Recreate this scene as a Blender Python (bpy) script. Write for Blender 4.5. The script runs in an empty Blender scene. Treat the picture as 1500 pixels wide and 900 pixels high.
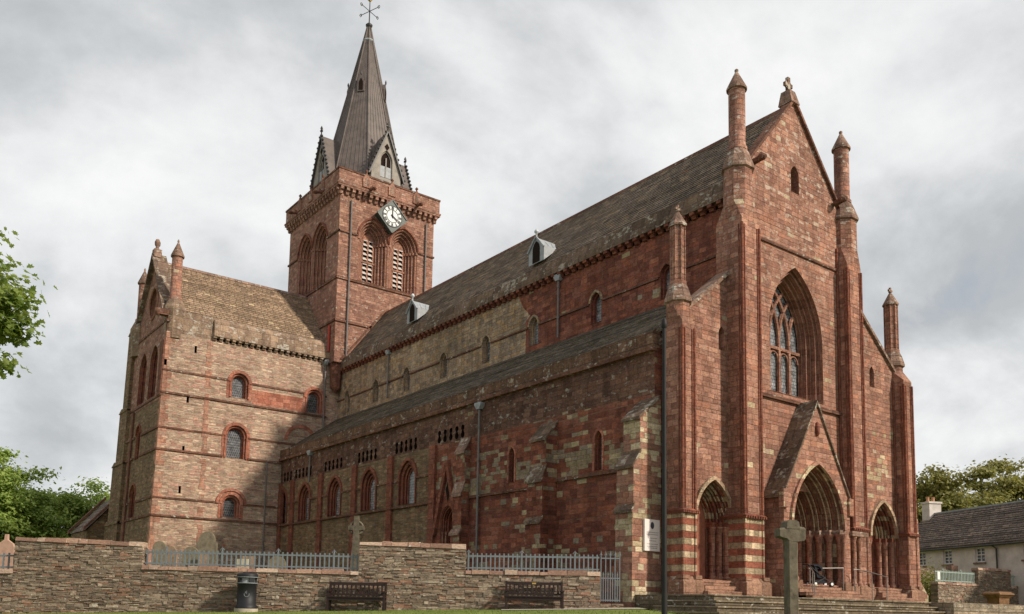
import bpy, bmesh, math, random
import numpy as np
from mathutils import Vector, Matrix
random.seed(7); rng = np.random.default_rng(11)
S = bpy.context.scene
COL = S.collection
R = math.radians
PI = math.pi
# ------------------------------------------------------------------ camera
cam_d = bpy.data.cameras.new('camera'); cam = bpy.data.objects.new('camera', cam_d); COL.objects.link(cam)
rt = Vector((0.8028221, -0.59588499, 0.01994375)); up = Vector((-0.0777092, -0.07141361, 0.99441509)); fw = Vector((0.59113277, 0.79988823, 0.10363817))
cp = Vector((-36.594, -24.681, 0.802))
cam.matrix_world = Matrix(((rt.x, up.x, -fw.x, cp.x), (rt.y, up.y, -fw.y, cp.y), (rt.z, up.z, -fw.z, cp.z), (0, 0, 0, 1)))
cam_d.sensor_width = 36; cam_d.lens = 36 * 1281.42 / 1500
cam_d.shift_x = 0.02075; cam_d.shift_y = 0.2031
cam_d.clip_start = 0.1; cam_d.clip_end = 3000
S.camera = cam
# ------------------------------------------------------------------ light
SUN = Vector((0.48, -1.0, 0.725)).normalized()        # towards the sun
S.view_settings.view_transform = 'Standard'; S.view_settings.look = 'None'
S.view_settings.exposure = 0.33; S.view_settings.gamma = 1
sd = bpy.data.lights.new('sun', 'SUN'); sd.energy = 3.7; sd.angle = R(3.5); sd.color = (1, .90, .76)
so = bpy.data.objects.new('sun', sd); COL.objects.link(so)
so.rotation_euler = SUN.to_track_quat('Z', 'Y').to_euler(); so.location = (0, 0, 80)

def nd(nt, typ, ins=None, **pr):
    n = nt.nodes.new(typ)
    for k, v in pr.items(): setattr(n, k, v)
    for k, v in (ins or {}).items():
        s = n.inputs[k]
        if isinstance(v, bpy.types.NodeSocket): nt.links.new(v, s)
        else: s.default_value = v
    return n
def mth(nt, op, a, b=0.0, c=0.0, clamp=False):
    n = nd(nt, 'ShaderNodeMath', {0: a, 1: b, 2: c}, operation=op); n.use_clamp = clamp; return n.outputs[0]
def mix(nt, f, a, b, mode='MIX'):
    n = nd(nt, 'ShaderNodeMix', data_type='RGBA', blend_type=mode)
    for i, v in ((0, f), (6, a), (7, b)):
        if isinstance(v, bpy.types.NodeSocket): nt.links.new(v, n.inputs[i])
        else: n.inputs[i].default_value = v if i == 0 else ((*v, 1) if len(v) == 3 else v)
    return n.outputs[2]
def ramp(nt, f, stops, interp='LINEAR'):
    n = nd(nt, 'ShaderNodeValToRGB', {0: f}); cr = n.color_ramp; cr.interpolation = interp
    while len(cr.elements) < len(stops): cr.elements.new(0.5)
    for e, (p, c) in zip(cr.elements, stops):
        e.position = p; e.color = (*c, 1) if hasattr(c, '__len__') else (c, c, c, 1)
    return n.outputs[0]
def noise(nt, vec, scale, detail=4, rough=.55, dims='3D'):
    return nd(nt, 'ShaderNodeTexNoise', {'Vector': vec, 'Scale': scale, 'Detail': detail, 'Roughness': rough}, noise_dimensions=dims).outputs['Fac']

# sky: Nishita behind a broken layer of grey cloud
W = bpy.data.worlds.new('World'); S.world = W; W.use_nodes = True
nt = W.node_tree; nt.nodes.clear()
tc = nd(nt, 'ShaderNodeTexCoord').outputs['Generated']
sky = nd(nt, 'ShaderNodeTexSky', sky_type='NISHITA', sun_disc=False)
sky.sun_elevation = math.asin(SUN.z); sky.sun_rotation = math.atan2(SUN.x, SUN.y); sky.air_density = 1; sky.dust_density = 2
sp = nd(nt, 'ShaderNodeSeparateXYZ', {0: tc})
den = mth(nt, 'ADD', mth(nt, 'MAXIMUM', sp.outputs[2], 0.0), 0.62)
cv = nd(nt, 'ShaderNodeCombineXYZ', {0: mth(nt, 'DIVIDE', sp.outputs[0], den), 1: mth(nt, 'DIVIDE', sp.outputs[1], den), 2: 4.6}).outputs[0]
wq = nd(nt, 'ShaderNodeTexNoise', {'Vector': cv, 'Scale': .9, 'Detail': 3})
wv_ = nd(nt, 'ShaderNodeVectorMath', {0: nd(nt, 'ShaderNodeVectorMath', {0: wq.outputs['Color'], 1: (.5, .5, .5)}, operation='SUBTRACT').outputs[0], 'Scale': .9}, operation='SCALE').outputs[0]
cv2 = nd(nt, 'ShaderNodeVectorMath', {0: cv, 1: wv_}).outputs[0]
n1 = noise(nt, cv2, 1.9, 10, .56); n2 = noise(nt, cv, .6, 2, .5); n3 = noise(nt, cv, 6.0, 8, .6)
cl = mth(nt, 'ADD', mth(nt, 'ADD', mth(nt, 'MULTIPLY', n1, .78), mth(nt, 'MULTIPLY', n2, .22)), mth(nt, 'MULTIPLY', mth(nt, 'SUBTRACT', n3, .5), .24))
cc = ramp(nt, cl, [(.40, (4.2, 4.34, 4.44)), (.455, (5.1, 5.22, 5.3)), (.495, (6.0, 6.08, 6.12)), (.535, (6.9, 6.93, 6.92)), (.60, (7.9, 7.88, 7.8))])
gap = ramp(nt, n1, [(.28, .45), (.36, .06)])
skc = mix(nt, gap, cc, sky.outputs[0])
bg = nd(nt, 'ShaderNodeBackground', {0: skc, 1: 0.1})
wo = nd(nt, 'ShaderNodeOutputWorld'); nt.links.new(bg.outputs[0], wo.inputs[0])

# ------------------------------------------------------------------ materials
def newmat(name, rough=.9, spec=.2, metal=0):
    m = bpy.data.materials.new(name); m.use_nodes = True
    b = m.node_tree.nodes['Principled BSDF']
    b.inputs['Roughness'].default_value = rough; b.inputs['Specular IOR Level'].default_value = spec; b.inputs['Metallic'].default_value = metal
    return m, m.node_tree, b
def plane_uv(nt):
    g = nd(nt, 'ShaderNodeNewGeometry')
    p = nd(nt, 'ShaderNodeSeparateXYZ', {0: g.outputs['Position']}); n = nd(nt, 'ShaderNodeSeparateXYZ', {0: g.outputs['True Normal']})
    f = mth(nt, 'GREATER_THAN', mth(nt, 'ABSOLUTE', n.outputs[0]), mth(nt, 'ADD', mth(nt, 'ABSOLUTE', n.outputs[1]), .03))
    u = mth(nt, 'ADD', p.outputs[0], mth(nt, 'MULTIPLY', f, mth(nt, 'SUBTRACT', p.outputs[1], p.outputs[0])))
    return g.outputs['Position'], u, p.outputs[2]
def stone(name, bw=.55, bh=.29, pal=None, cream=None, thr=.9, kcl=.5, lich=0., lz=None, mortar=(.30, .24, .18), ms=.0085, warp=.05, mf=.7,
          band=None, streak=.45, bump=.8, spread=.75, patch=.4, lcol=(.50, .47, .40), zpk=(), jit=.38, cscale=(.42, 1.0)):
    """coursed masonry: every stone has its own tone; creams, lichen and repairs go stone by stone"""
    m, nt, b = newmat(name, .92, .15)
    pos, u, z = plane_uv(nt)
    wz = nd(nt, 'ShaderNodeSeparateColor', {0: nd(nt, 'ShaderNodeTexNoise', {'Vector': pos, 'Scale': 2.2, 'Detail': 4}).outputs['Color']})
    row1 = nd(nt, 'ShaderNodeTexNoise', {'W': mth(nt, 'MULTIPLY', z, 1.1), 'Detail': 2}, noise_dimensions='1D').outputs['Fac']
    zz = mth(nt, 'ADD', mth(nt, 'ADD', z, mth(nt, 'MULTIPLY', row1, .22 if not band else 0.0)), mth(nt, 'MULTIPLY', mth(nt, 'SUBTRACT', wz.outputs[0], .5), warp))
    uu = mth(nt, 'ADD', u, mth(nt, 'MULTIPLY', mth(nt, 'SUBTRACT', wz.outputs[1], .5), warp * 1.6))
    if band: zz = mth(nt, 'SUBTRACT', zz, band[0])
    rq = mth(nt, 'DIVIDE', zz, bh); row = mth(nt, 'FLOOR', rq)
    wn = nd(nt, 'ShaderNodeSeparateColor', {0: nd(nt, 'ShaderNodeTexWhiteNoise', {'W': mth(nt, 'ADD', mth(nt, 'MULTIPLY', row, 7.131), 3.3)}, noise_dimensions='1D').outputs['Color']})
    w = mth(nt, 'MULTIPLY', mth(nt, 'ADD', mth(nt, 'MULTIPLY', wn.outputs[0], .7), .65), bw)
    off = mth(nt, 'MULTIPLY', wn.outputs[1], 9.0)
    uq = mth(nt, 'ADD', mth(nt, 'DIVIDE', uu, w), off); colm = mth(nt, 'FLOOR', uq)
    cw_ = nd(nt, 'ShaderNodeSeparateColor', {0: nd(nt, 'ShaderNodeTexWhiteNoise', {'Vector': nd(nt, 'ShaderNodeCombineXYZ', {0: row, 1: colm, 2: 5.5}).outputs[0]}).outputs['Color']})
    val, r3, r5 = cw_.outputs[0], cw_.outputs[1], cw_.outputs[2]
    fu = mth(nt, 'MULTIPLY', mth(nt, 'FRACT', uq), w); fz = mth(nt, 'MULTIPLY', mth(nt, 'FRACT', rq), bh)
    dd = mth(nt, 'MINIMUM', mth(nt, 'MINIMUM', fu, mth(nt, 'SUBTRACT', w, fu)), mth(nt, 'MINIMUM', fz, mth(nt, 'SUBTRACT', bh, fz)))
    fine = noise(nt, nd(nt, 'ShaderNodeVectorMath', {0: pos, 1: (1, 1, 2.2)}, operation='MULTIPLY').outputs[0], 5.5, 6, .68)
    dd = mth(nt, 'ADD', dd, mth(nt, 'MULTIPLY', mth(nt, 'SUBTRACT', fine, .5), ms * 1.6))
    fac = nd(nt, 'ShaderNodeMapRange', {0: dd, 1: ms * .5, 2: ms * 1.5, 3: 1.0, 4: 0.0}).outputs[0]
    k = len(pal); mean = tuple(sum(c[i] for c in pal) / k for i in range(3)); pal = [tuple(m_ + (x - m_) * spread for x, m_ in zip(c, mean)) for c in pal]
    base = ramp(nt, val, [(i / k, c) for i, c in enumerate(pal)], 'CONSTANT')
    big = noise(nt, pos, .33, 3)
    if cream:
        cr = ramp(nt, r5, [(i / len(cream), c) for i, c in enumerate(cream)], 'CONSTANT')
        if band: msk = mth(nt, 'LESS_THAN', mth(nt, 'FRACT', mth(nt, 'MULTIPLY', row, .5)), .25)
        else:
            cu = mth(nt, 'MULTIPLY', mth(nt, 'SUBTRACT', mth(nt, 'ADD', colm, .5), off), w); cz = mth(nt, 'MULTIPLY', mth(nt, 'ADD', row, .5), bh)
            pn_ = noise(nt, nd(nt, 'ShaderNodeCombineXYZ', {0: mth(nt, 'MULTIPLY', cu, cscale[0]), 1: mth(nt, 'MULTIPLY', cz, cscale[1]), 2: 2.0}).outputs[0], 1.0, 2)
            sel = mth(nt, 'ADD', r3, mth(nt, 'MULTIPLY', mth(nt, 'SUBTRACT', pn_, .5), kcl))
            for zc, zw, am in zpk:
                sel = mth(nt, 'ADD', sel, mth(nt, 'MULTIPLY', mth(nt, 'MAXIMUM', mth(nt, 'SUBTRACT', 1.0, mth(nt, 'ABSOLUTE', mth(nt, 'DIVIDE', mth(nt, 'SUBTRACT', cz, zc), zw))), 0.0), am))
            msk = mth(nt, 'GREATER_THAN', sel, thr)
        base = mix(nt, msk, base, cr)
    base = mix(nt, jit, base, ramp(nt, r5, [(0., .45), (.5, 1.0), (1., 1.6)]), 'MULTIPLY')
    col = mix(nt, patch, base, ramp(nt, big, [(.3, .55), (.5, 1.0), (.7, 1.35)]), 'MULTIPLY')
    grit = noise(nt, pos, 21, 4, .7)
    col = mix(nt, .75, col, ramp(nt, fine, [(.28, .42), (.5, 1.0), (.72, 1.6)]), 'MULTIPLY')
    col = mix(nt, .55, col, ramp(nt, grit, [(.3, .5), (.5, 1.0), (.7, 1.5)]), 'MULTIPLY')
    col = mix(nt, mth(nt, 'MULTIPLY', fac, mf), col, mortar)
    if streak:
        sv = nd(nt, 'ShaderNodeVectorMath', {0: pos, 1: (1.6, 1.6, .16)}, operation='MULTIPLY').outputs[0]
        st = noise(nt, sv, 1.2, 5, .6)
        col = mix(nt, streak, col, ramp(nt, st, [(.38, .45), (.55, 1.0), (.8, 1.1)]), 'MULTIPLY')
    if lich > 0:
        ln = mth(nt, 'ADD', noise(nt, nd(nt, 'ShaderNodeVectorMath', {0: pos, 1: (1, 1, 1.5)}, operation='MULTIPLY').outputs[0], 3.0, 8, .68), mth(nt, 'MULTIPLY', mth(nt, 'SUBTRACT', r3, .5), .17))
        lm = nd(nt, 'ShaderNodeMapRange', {0: ln, 1: .64 - .12 * lich, 2: .70 - .09 * lich, 3: 0.0, 4: 1.0}).outputs[0]
        if lz: lm = mth(nt, 'MULTIPLY', lm, nd(nt, 'ShaderNodeMapRange', {0: z, 1: lz[0], 2: lz[1], 3: 0.0, 4: 1.0}).outputs[0])
        col = mix(nt, mth(nt, 'MULTIPLY', lm, .72), col, lcol)
    nt.links.new(col, b.inputs['Base Color'])
    h = mth(nt, 'SUBTRACT', mth(nt, 'ADD', mth(nt, 'ADD', mth(nt, 'MULTIPLY', fine, .8), mth(nt, 'MULTIPLY', grit, .35)), mth(nt, 'MULTIPLY', r5, .5)), fac)
    bp = nd(nt, 'ShaderNodeBump', {'Strength': bump, 'Distance': .045, 'Height': h})
    nt.links.new(bp.outputs[0], b.inputs['Normal'])
    return m
def plain(name, c, rough=.6, spec=.3, metal=0, var=.25, scale=4, bump=0):
    m, nt, b = newmat(name, rough, spec, metal)
    pos = nd(nt, 'ShaderNodeNewGeometry').outputs['Position']
    n = noise(nt, pos, scale, 6, .65)
    col = mix(nt, var, c, ramp(nt, n, [(.3, .35), (.5, 1.0), (.7, 1.5)]), 'MULTIPLY')
    nt.links.new(col, b.inputs['Base Color'])
    if bump:
        bp = nd(nt, 'ShaderNodeBump', {'Strength': bump, 'Distance': .03, 'Height': n}); nt.links.new(bp.outputs[0], b.inputs['Normal'])
    return m
RED = [(0.298, 0.149, 0.102), (0.257, 0.123, 0.086), (0.329, 0.169, 0.117), (0.285, 0.152, 0.112), (0.233, 0.114, 0.083), (0.364, 0.196, 0.135), (0.316, 0.170, 0.126), (0.334, 0.151, 0.097)]
DRED = [(0.210, 0.072, 0.044), (0.176, 0.060, 0.040), (0.239, 0.083, 0.049), (0.193, 0.076, 0.053), (0.155, 0.057, 0.040), (0.260, 0.102, 0.063), (0.210, 0.085, 0.058)]  # reds lowered in colour so that stone in shade reads deeper
BRED = [(0.143, 0.075, 0.052), (0.123, 0.066, 0.046), (0.164, 0.085, 0.057), (0.148, 0.084, 0.061), (0.113, 0.061, 0.045), (0.176, 0.097, 0.068)]  # weather-dark browns, lowered again in colour to deepen the shade
CRM = [(0.447, 0.333, 0.207), (0.409, 0.305, 0.194), (0.369, 0.268, 0.167), (0.486, 0.378, 0.246), (0.340, 0.263, 0.176), (0.389, 0.277, 0.202)]
SHC = [(0.317, 0.242, 0.145), (0.282, 0.211, 0.128), (0.251, 0.189, 0.132), (0.352, 0.273, 0.167), (0.229, 0.180, 0.132)]  # creams of the shaded side, a darker copy of the sunlit creams
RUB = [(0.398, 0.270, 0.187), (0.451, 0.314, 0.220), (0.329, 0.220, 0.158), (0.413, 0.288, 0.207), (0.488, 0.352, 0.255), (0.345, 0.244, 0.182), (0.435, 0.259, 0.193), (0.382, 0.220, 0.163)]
RUBD = [(0.189, 0.123, 0.070), (0.229, 0.154, 0.088), (0.158, 0.106, 0.063), (0.211, 0.139, 0.084), (0.255, 0.176, 0.106), (0.167, 0.114, 0.075), (0.229, 0.128, 0.077)]  # darker copy of the sunlit rubble, shade painted in for the north walls
M = {}
M['west'] = stone('west_front_sandstone', .50, .235, RED, CRM, thr=1.21, kcl=2.8, lich=.75, lz=(10, 21), zpk=((8.0, 1.8, .36),), mortar=(.20, .10, .07), mf=.5, lcol=(.50, .40, .32))
M['turret'] = stone('turret_sandstone', .46, .25, RED, CRM, thr=1.22, kcl=1.7, lich=.45, lz=(14, 20), zpk=((7.8, 2.2, .15),), mortar=(.20, .11, .08), mf=.45, streak=.45, lcol=(.48, .40, .33))
M['band'] = stone('banded_sandstone', .5, .28, [(.25, .082, .052), (.275, .095, .06), (.225, .078, .052)], [(.39, .295, .19), (.34, .255, .168), (.43, .33, .22)], band=(2.42, .56), mortar=(.24, .15, .10), mf=.5, streak=.6, jit=.5, patch=.5)
M['deep'] = stone('moulded_red_sandstone', .55, .3, DRED, None, patch=.3, mortar=(.13, .06, .04), mf=.4, streak=.3, jit=.2)
M['dkred'] = stone('dark_pilaster_stone', .5, .33, [(.17, .075, .05), (.15, .068, .046), (.19, .088, .06)], None, mortar=(.12, .07, .05), mf=.4)
M['portal'] = stone('shade_darkened_portal_moulding', .4, .3, [(.18, .105, .068), (.14, .076, .05), (.21, .135, .09), (.16, .085, .058), (.27, .195, .125)], None, mortar=(.12, .07, .05), mf=.5, spread=1.2, jit=.4)  # brown stone, its colour darkened for the shade inside the deep doorway
M['proll'] = stone('pale_portal_roll', .4, .3, [(.42, .30, .20), (.36, .24, .16), (.46, .35, .24)], None, mortar=(.2, .12, .08), mf=.5)
M['mould'] = stone('carved_red_sandstone', .5, .33, RED, None, mortar=(.2, .1, .07), mf=.4, streak=.3, jit=.2)
M['ring'] = stone('portal_voussoir_sandstone', .42, .24, DRED, [(.42, .33, .21), (.36, .28, .18)], thr=.72, kcl=.6, mortar=(.16, .1, .07), mf=.5)
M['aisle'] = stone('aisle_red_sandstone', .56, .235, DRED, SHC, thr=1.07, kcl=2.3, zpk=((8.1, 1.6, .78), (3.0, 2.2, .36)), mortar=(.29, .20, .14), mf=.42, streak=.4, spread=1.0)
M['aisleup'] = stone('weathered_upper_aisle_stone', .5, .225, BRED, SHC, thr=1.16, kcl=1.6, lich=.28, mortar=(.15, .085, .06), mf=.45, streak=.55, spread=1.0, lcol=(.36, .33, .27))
M['butt'] = stone('corner_buttress_stone', .5, .235, RED, [(.49, .385, .24), (.44, .35, .22), (.53, .43, .29), (.38, .31, .21)], thr=.78, kcl=2.2, zpk=((8.5, 1.8, .35), (1.2, 1.6, .45)), mortar=(.26, .19, .13), mf=.5, streak=.25)
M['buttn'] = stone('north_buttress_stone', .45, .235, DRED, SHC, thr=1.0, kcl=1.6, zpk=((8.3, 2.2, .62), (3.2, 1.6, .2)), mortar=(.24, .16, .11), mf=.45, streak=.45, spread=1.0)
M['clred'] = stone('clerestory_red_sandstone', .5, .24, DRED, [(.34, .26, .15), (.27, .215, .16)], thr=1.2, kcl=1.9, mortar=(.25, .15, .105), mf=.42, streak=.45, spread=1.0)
M['clcream'] = stone('clerestory_yellow_sandstone', .45, .23, [(.33, .235, .15), (.37, .27, .178), (.30, .215, .148), (.345, .262, .185), (.265, .20, .15), (.36, .235, .13)], [(.25, .11, .07)], thr=1.45, kcl=1.8, mortar=(.20, .15, .095), mf=.5, streak=.5, spread=1.0)
M['tower'] = stone('tower_sandstone', .44, .205, [(.29, .150, .106), (.245, .124, .089), (.325, .175, .122), (.275, .152, .114), (.22, .113, .085), (.35, .20, .14)], CRM, thr=1.32, kcl=1.7, lich=.2, mortar=(.22, .115, .08), mf=.45, streak=.3)
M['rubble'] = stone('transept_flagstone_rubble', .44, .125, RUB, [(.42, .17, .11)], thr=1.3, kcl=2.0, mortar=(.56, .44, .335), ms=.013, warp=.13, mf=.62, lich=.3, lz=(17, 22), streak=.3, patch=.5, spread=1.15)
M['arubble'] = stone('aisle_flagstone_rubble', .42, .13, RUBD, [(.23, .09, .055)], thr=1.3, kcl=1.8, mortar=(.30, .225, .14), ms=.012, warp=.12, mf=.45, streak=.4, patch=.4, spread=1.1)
M['quoin'] = stone('red_quoin_sandstone', .5, .33, [(.36, .135, .085), (.32, .115, .075), (.39, .165, .11), (.35, .155, .11)], None, mortar=(.33, .2, .14), mf=.5)
M['parapet'] = stone('lichened_parapet', .8, .5, [(.15, .10, .07), (.185, .125, .082), (.125, .088, .064), (.17, .115, .085)], None, lich=.62, mortar=(.09, .065, .05), mf=.6, streak=.5, lcol=(.43, .40, .33))
M['aparapet'] = stone('aisle_parapet', .8, .45, [(.155, .085, .055), (.18, .105, .066), (.135, .08, .055), (.17, .10, .068)], None, lich=.42, mortar=(.09, .055, .04), mf=.6, streak=.5, lcol=(.45, .42, .35))
M['trparapet'] = stone('transept_parapet', .8, .5, [(.29, .20, .135), (.25, .17, .12), (.31, .215, .15)], None, lich=.6, mortar=(.15, .1, .08), mf=.5, streak=.5)
M['string'] = stone('weathered_string_course', .9, .5, [(.155, .075, .05), (.18, .085, .056), (.14, .072, .052)], None, lich=.2, mortar=(.1, .06, .045))
M['cap'] = stone('lichened_cap_stone', .5, .4, [(.25, .155, .115), (.22, .14, .105), (.27, .175, .13)], None, lich=.5, mortar=(.16, .1, .08))
M['coping'] = stone('wall_coping_stone', .62, .6, [(.36, .225, .16), (.31, .18, .13), (.40, .28, .205), (.33, .235, .18)], [(.34, .14, .085)], thr=1.0, kcl=1.0, lich=.6, mortar=(.14, .1, .07), mf=.8, lcol=(.60, .56, .48), warp=.02)
M['yard'] = stone('churchyard_drystone', .38, .10, [(.27, .20, .14), (.31, .24, .17), (.225, .168, .12), (.25, .185, .135), (.345, .27, .195), (.285, .20, .14), (.245, .175, .125), (.275, .165, .11)], [(.33, .165, .10), (.44, .37, .29), (.42, .36, .29)], thr=1.08, kcl=.8, mortar=(.085, .062, .045), ms=.013, warp=.16, mf=.85, lich=.22, streak=.2, patch=.55, bump=.9, spread=1.05, lcol=(.55, .52, .45))
M['step'] = stone('mossy_step_stone', 1.4, .215, [(.135, .105, .07), (.155, .12, .08), (.12, .095, .062)], None, lich=.25, mortar=(.07, .055, .04), warp=.02)
M['tread'] = stone('pale_step_tread', 1.4, .5, [(.24, .19, .13), (.20, .16, .11), (.27, .21, .145)], None, lich=.3, mortar=(.1, .08, .06), warp=.02)  # treads paler than the risers
M['kerb'] = stone('pale_platform_stone', .9, .215, [(.26, .205, .15), (.30, .235, .17), (.23, .185, .14)], None, lich=.3, mortar=(.12, .09, .06), warp=.02)
M['porchstep'] = stone('worn_red_steps', 1.2, .15, [(.27, .15, .10), (.25, .135, .09), (.30, .175, .12)], None, mortar=(.15, .08, .06), warp=.02)
M['plinth'] = stone('plinth_sandstone', .9, .8, [(.24, .135, .088), (.22, .118, .08), (.26, .15, .10)], None, lich=.1, mortar=(.14, .08, .06))
M['slate'] = stone('nave_stone_slates', .5, .19, [(.205, .155, .118), (.178, .137, .108), (.235, .18, .134), (.21, .168, .134), (.16, .128, .104), (.265, .195, .135)], [(.31, .18, .10), (.28, .215, .125)], thr=1.12, kcl=1.2, mortar=(.05, .04, .034), ms=.012, warp=.015, mf=.5, streak=.3, spread=1.0, jit=.35, patch=.35)
M['aslate'] = stone('aisle_stone_slates', .5, .17, [(.15, .122, .094), (.17, .138, .104), (.132, .108, .086), (.185, .152, .118)], [(.15, .125, .075)], thr=.9, mortar=(.035, .03, .026), ms=.02, warp=.01, mf=.8, lich=-.2, streak=.3, spread=1.0)
M['trslate'] = stone('transept_stone_slates', .44, .21, [(.275, .19, .122), (.25, .172, .112), (.295, .205, .135), (.24, .168, .115), (.31, .22, .148)], [(.42, .32, .2)], thr=.985, mortar=(.11, .075, .05), ms=.022, warp=.015, mf=.8, lich=-.2, streak=.25, spread=1.0)
M['hslate'] = stone('house_stone_slates', .55, .16, [(.215, .168, .138), (.19, .15, .126), (.24, .188, .15), (.172, .138, .117)], [(.28, .215, .165)], thr=.93, mortar=(.05, .04, .034), ms=.024, warp=.02, mf=.75, streak=.2, spread=1.0)
M['lead'] = plain('weathered_lead', (.28, .295, .31), .6, .4, .0, .45, 3)
M['palelead'] = plain('pale_lead_sheet', (.50, .53, .55), .5, .4, .1, .25, 3)
M['louvrep'] = plain('pale_painted_louvre', (.50, .44, .40), .7, .2, 0, .3)
M['trpil'] = stone('pink_pilaster_stone', .5, .33, [(.37, .185, .125), (.34, .165, .112), (.40, .215, .15), (.36, .23, .165)], None, mortar=(.4, .28, .2), mf=.5)
M['spire'] = plain('spire_lead_sheet', (.12, .095, .084), .6, .35, 0, .55, 1.3)
M['spirepale'] = plain('pale_lead_face', (.27, .24, .205), .7, .3, 0, .45, 2)
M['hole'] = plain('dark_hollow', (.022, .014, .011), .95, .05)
M['iron'] = plain('blue_grey_painted_iron', (.155, .18, .195), .5, .4, 0, .25, 6)
M['greeniron'] = plain('pale_green_painted_iron', (.30, .36, .32), .5, .4, 0, .2, 6)
M['pipe'] = plain('grey_rainwater_pipe', (.15, .132, .125), .55, .35, 0, .35, 3)
M['redpipe'] = plain('red_pipe_paint', (.42, .06, .04), .6)
M['black'] = plain('black_paint', (.012, .012, .015), .55, .35, 0, .3, 6)
M['blackiron'] = plain('dark_weathered_metal', (.045, .042, .04), .5, .4, .2, .4, 8)
M['wood'] = plain('dark_brown_bench_wood', (.022, .010, .008), .5, .35, 0, .5, 9)
M['door'] = plain('dark_oak_door', (.28, .105, .066), .7, .2, 0, .5, 5)
M['gold'] = plain('gilded_metal', (.55, .36, .10), .35, .5, .6, .1)
M['white'] = plain('white_paint', (.78, .77, .74), .55, .3, 0, .08)
M['dial'] = plain('white_dial_glass', (.62, .64, .62), .5, .3, 0, .2)
M['dialframe'] = plain('green_grey_clock_case', (.045, .06, .052), .5, .4, 0, .3)
M['board'] = plain('pale_notice_board', (.74, .66, .63), .5, .3, 0, .05)
M['ink'] = plain('grey_print', (.22, .20, .21), .7)
M['crest'] = plain('dark_crest_print', (.05, .05, .075), .6)
M['steel'] = plain('dull_steel_tube', (.24, .21, .19), .4, .5, .5, .2)
M['tyre'] = plain('black_rubber', (.02, .02, .02), .8)
M['cloth'] = plain('black_pram_fabric', (.016, .018, .026), .85)
M['harl'] = plain('pale_harled_wall', (.60, .54, .50), .95, .1, 0, .35, 1.2, .2)
M['pot'] = plain('terracotta_pot', (.45, .24, .14), .8)
M['planter'] = plain('orange_brown_timber', (.20, .105, .05), .7, .2, 0, .7, 4)
M['grave1'] = plain('grey_green_gravestone', (.19, .16, .112), .95, .1, 0, .6, 5, .3)
M['grave2'] = plain('pink_granite_gravestone', (.46, .29, .21), .8, .2, 0, .3, 6)
M['grave3'] = plain('brown_gravestone', (.28, .195, .135), .95, .1, 0, .6, 5, .3)
M['grave4'] = plain('pale_gravestone', (.44, .40, .30), .95, .1, 0, .4, 5)
M['polemetal'] = plain('near_black_pole', (.014, .013, .012), .6, .25, 0, .6, 5)
M['cross'] = plain('mossy_grey_stone', (.125, .106, .076), .95, .1, 0, .75, 5, .5)
M['bark'] = plain('tree_bark', (.10, .075, .055), .95, .1, 0, .5, 6, .5)
M['litter'] = plain('pale_stone_base', (.42, .36, .28), .9)
M['path'] = plain('pale_gravel_path', (.36, .32, .26), .95, .1, 0, .5, 12)
M['road'] = plain('grey_street_paving', (.16, .15, .14), .9, .2, 0, .4, 5)
# glass with leading
def leaded(name, c, l, bw, bh, ms=.02):
    m, nt, b = newmat(name, .25, .5)
    pos, u, z = plane_uv(nt)
    br = nd(nt, 'ShaderNodeTexBrick', {'Vector': nd(nt, 'ShaderNodeCombineXYZ', {0: u, 1: z}).outputs[0], 'Color1': (*c, 1), 'Color2': (c[0] * 1.35, c[1] * 1.35, c[2] * 1.35, 1), 'Mortar': (*l, 1),
                                       'Scale': 1, 'Mortar Size': ms, 'Mortar Smooth': .2, 'Brick Width': bw, 'Row Height': bh}, offset=.5)
    nt.links.new(mix(nt, .8, br.outputs['Color'], ramp(nt, noise(nt, pos, 3.2, 3), [(.3, .35), (.5, 1.), (.7, 1.9)]), 'MULTIPLY'), b.inputs['Base Color'])
    bp = nd(nt, 'ShaderNodeBump', {'Strength': .5, 'Distance': .03, 'Height': noise(nt, pos, 6)}); nt.links.new(bp.outputs[0], b.inputs['Normal'])
    return m
M['glass'] = leaded('leaded_glass', (.04, .044, .052), (.22, .21, .20), .16, .20, .012)
M['netglass'] = leaded('meshed_leaded_glass', (.17, .175, .185), (.045, .042, .042), .13, .17, .016)  # pane colour paled to stand in for reflected sky
M['pane'] = leaded('house_window_glass', (.03, .033, .04), (.03, .03, .035), .3, .3, .005)
def leafmat(name, a, b_, tr=.35):
    m, nt, b = newmat(name, .55, .3)
    pos = nd(nt, 'ShaderNodeNewGeometry').outputs['Position']
    n = noise(nt, pos, .8, 3); n2_ = nd(nt, 'ShaderNodeTexWhiteNoise', {'Vector': nd(nt, 'ShaderNodeVectorMath', {0: pos, 1: (.3, .3, .3)}, operation='SNAP').outputs[0]}).outputs['Value']
    f = mth(nt, 'ADD', mth(nt, 'MULTIPLY', n, .6), mth(nt, 'MULTIPLY', n2_, .4))
    col = ramp(nt, f, [(.25, a), (.75, b_)])
    nt.links.new(col, b.inputs['Base Color'])
    tb = nd(nt, 'ShaderNodeBsdfTranslucent', {0: mix(nt, .5, col, (b_[0] * 1.5, b_[1] * 1.5, b_[2]))})
    mx = nd(nt, 'ShaderNodeMixShader', {0: tr, 1: b.outputs[0], 2: tb.outputs[0]})
    nt.links.new(mx.outputs[0], nt.nodes['Material Output'].inputs[0])
    return m
M['leafL'] = leafmat('bright_sycamore_leaves', (.12, .205, .032), (.36, .44, .11))
M['leafR'] = leafmat('olive_sycamore_leaves', (.12, .135, .03), (.31, .28, .09))
M['leafF'] = leafmat('fresh_maple_leaves', (.08, .14, .022), (.25, .31, .075), .45)
M['leafB'] = leafmat('yellow_green_bush_leaves', (.13, .15, .03), (.22, .21, .06))
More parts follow.
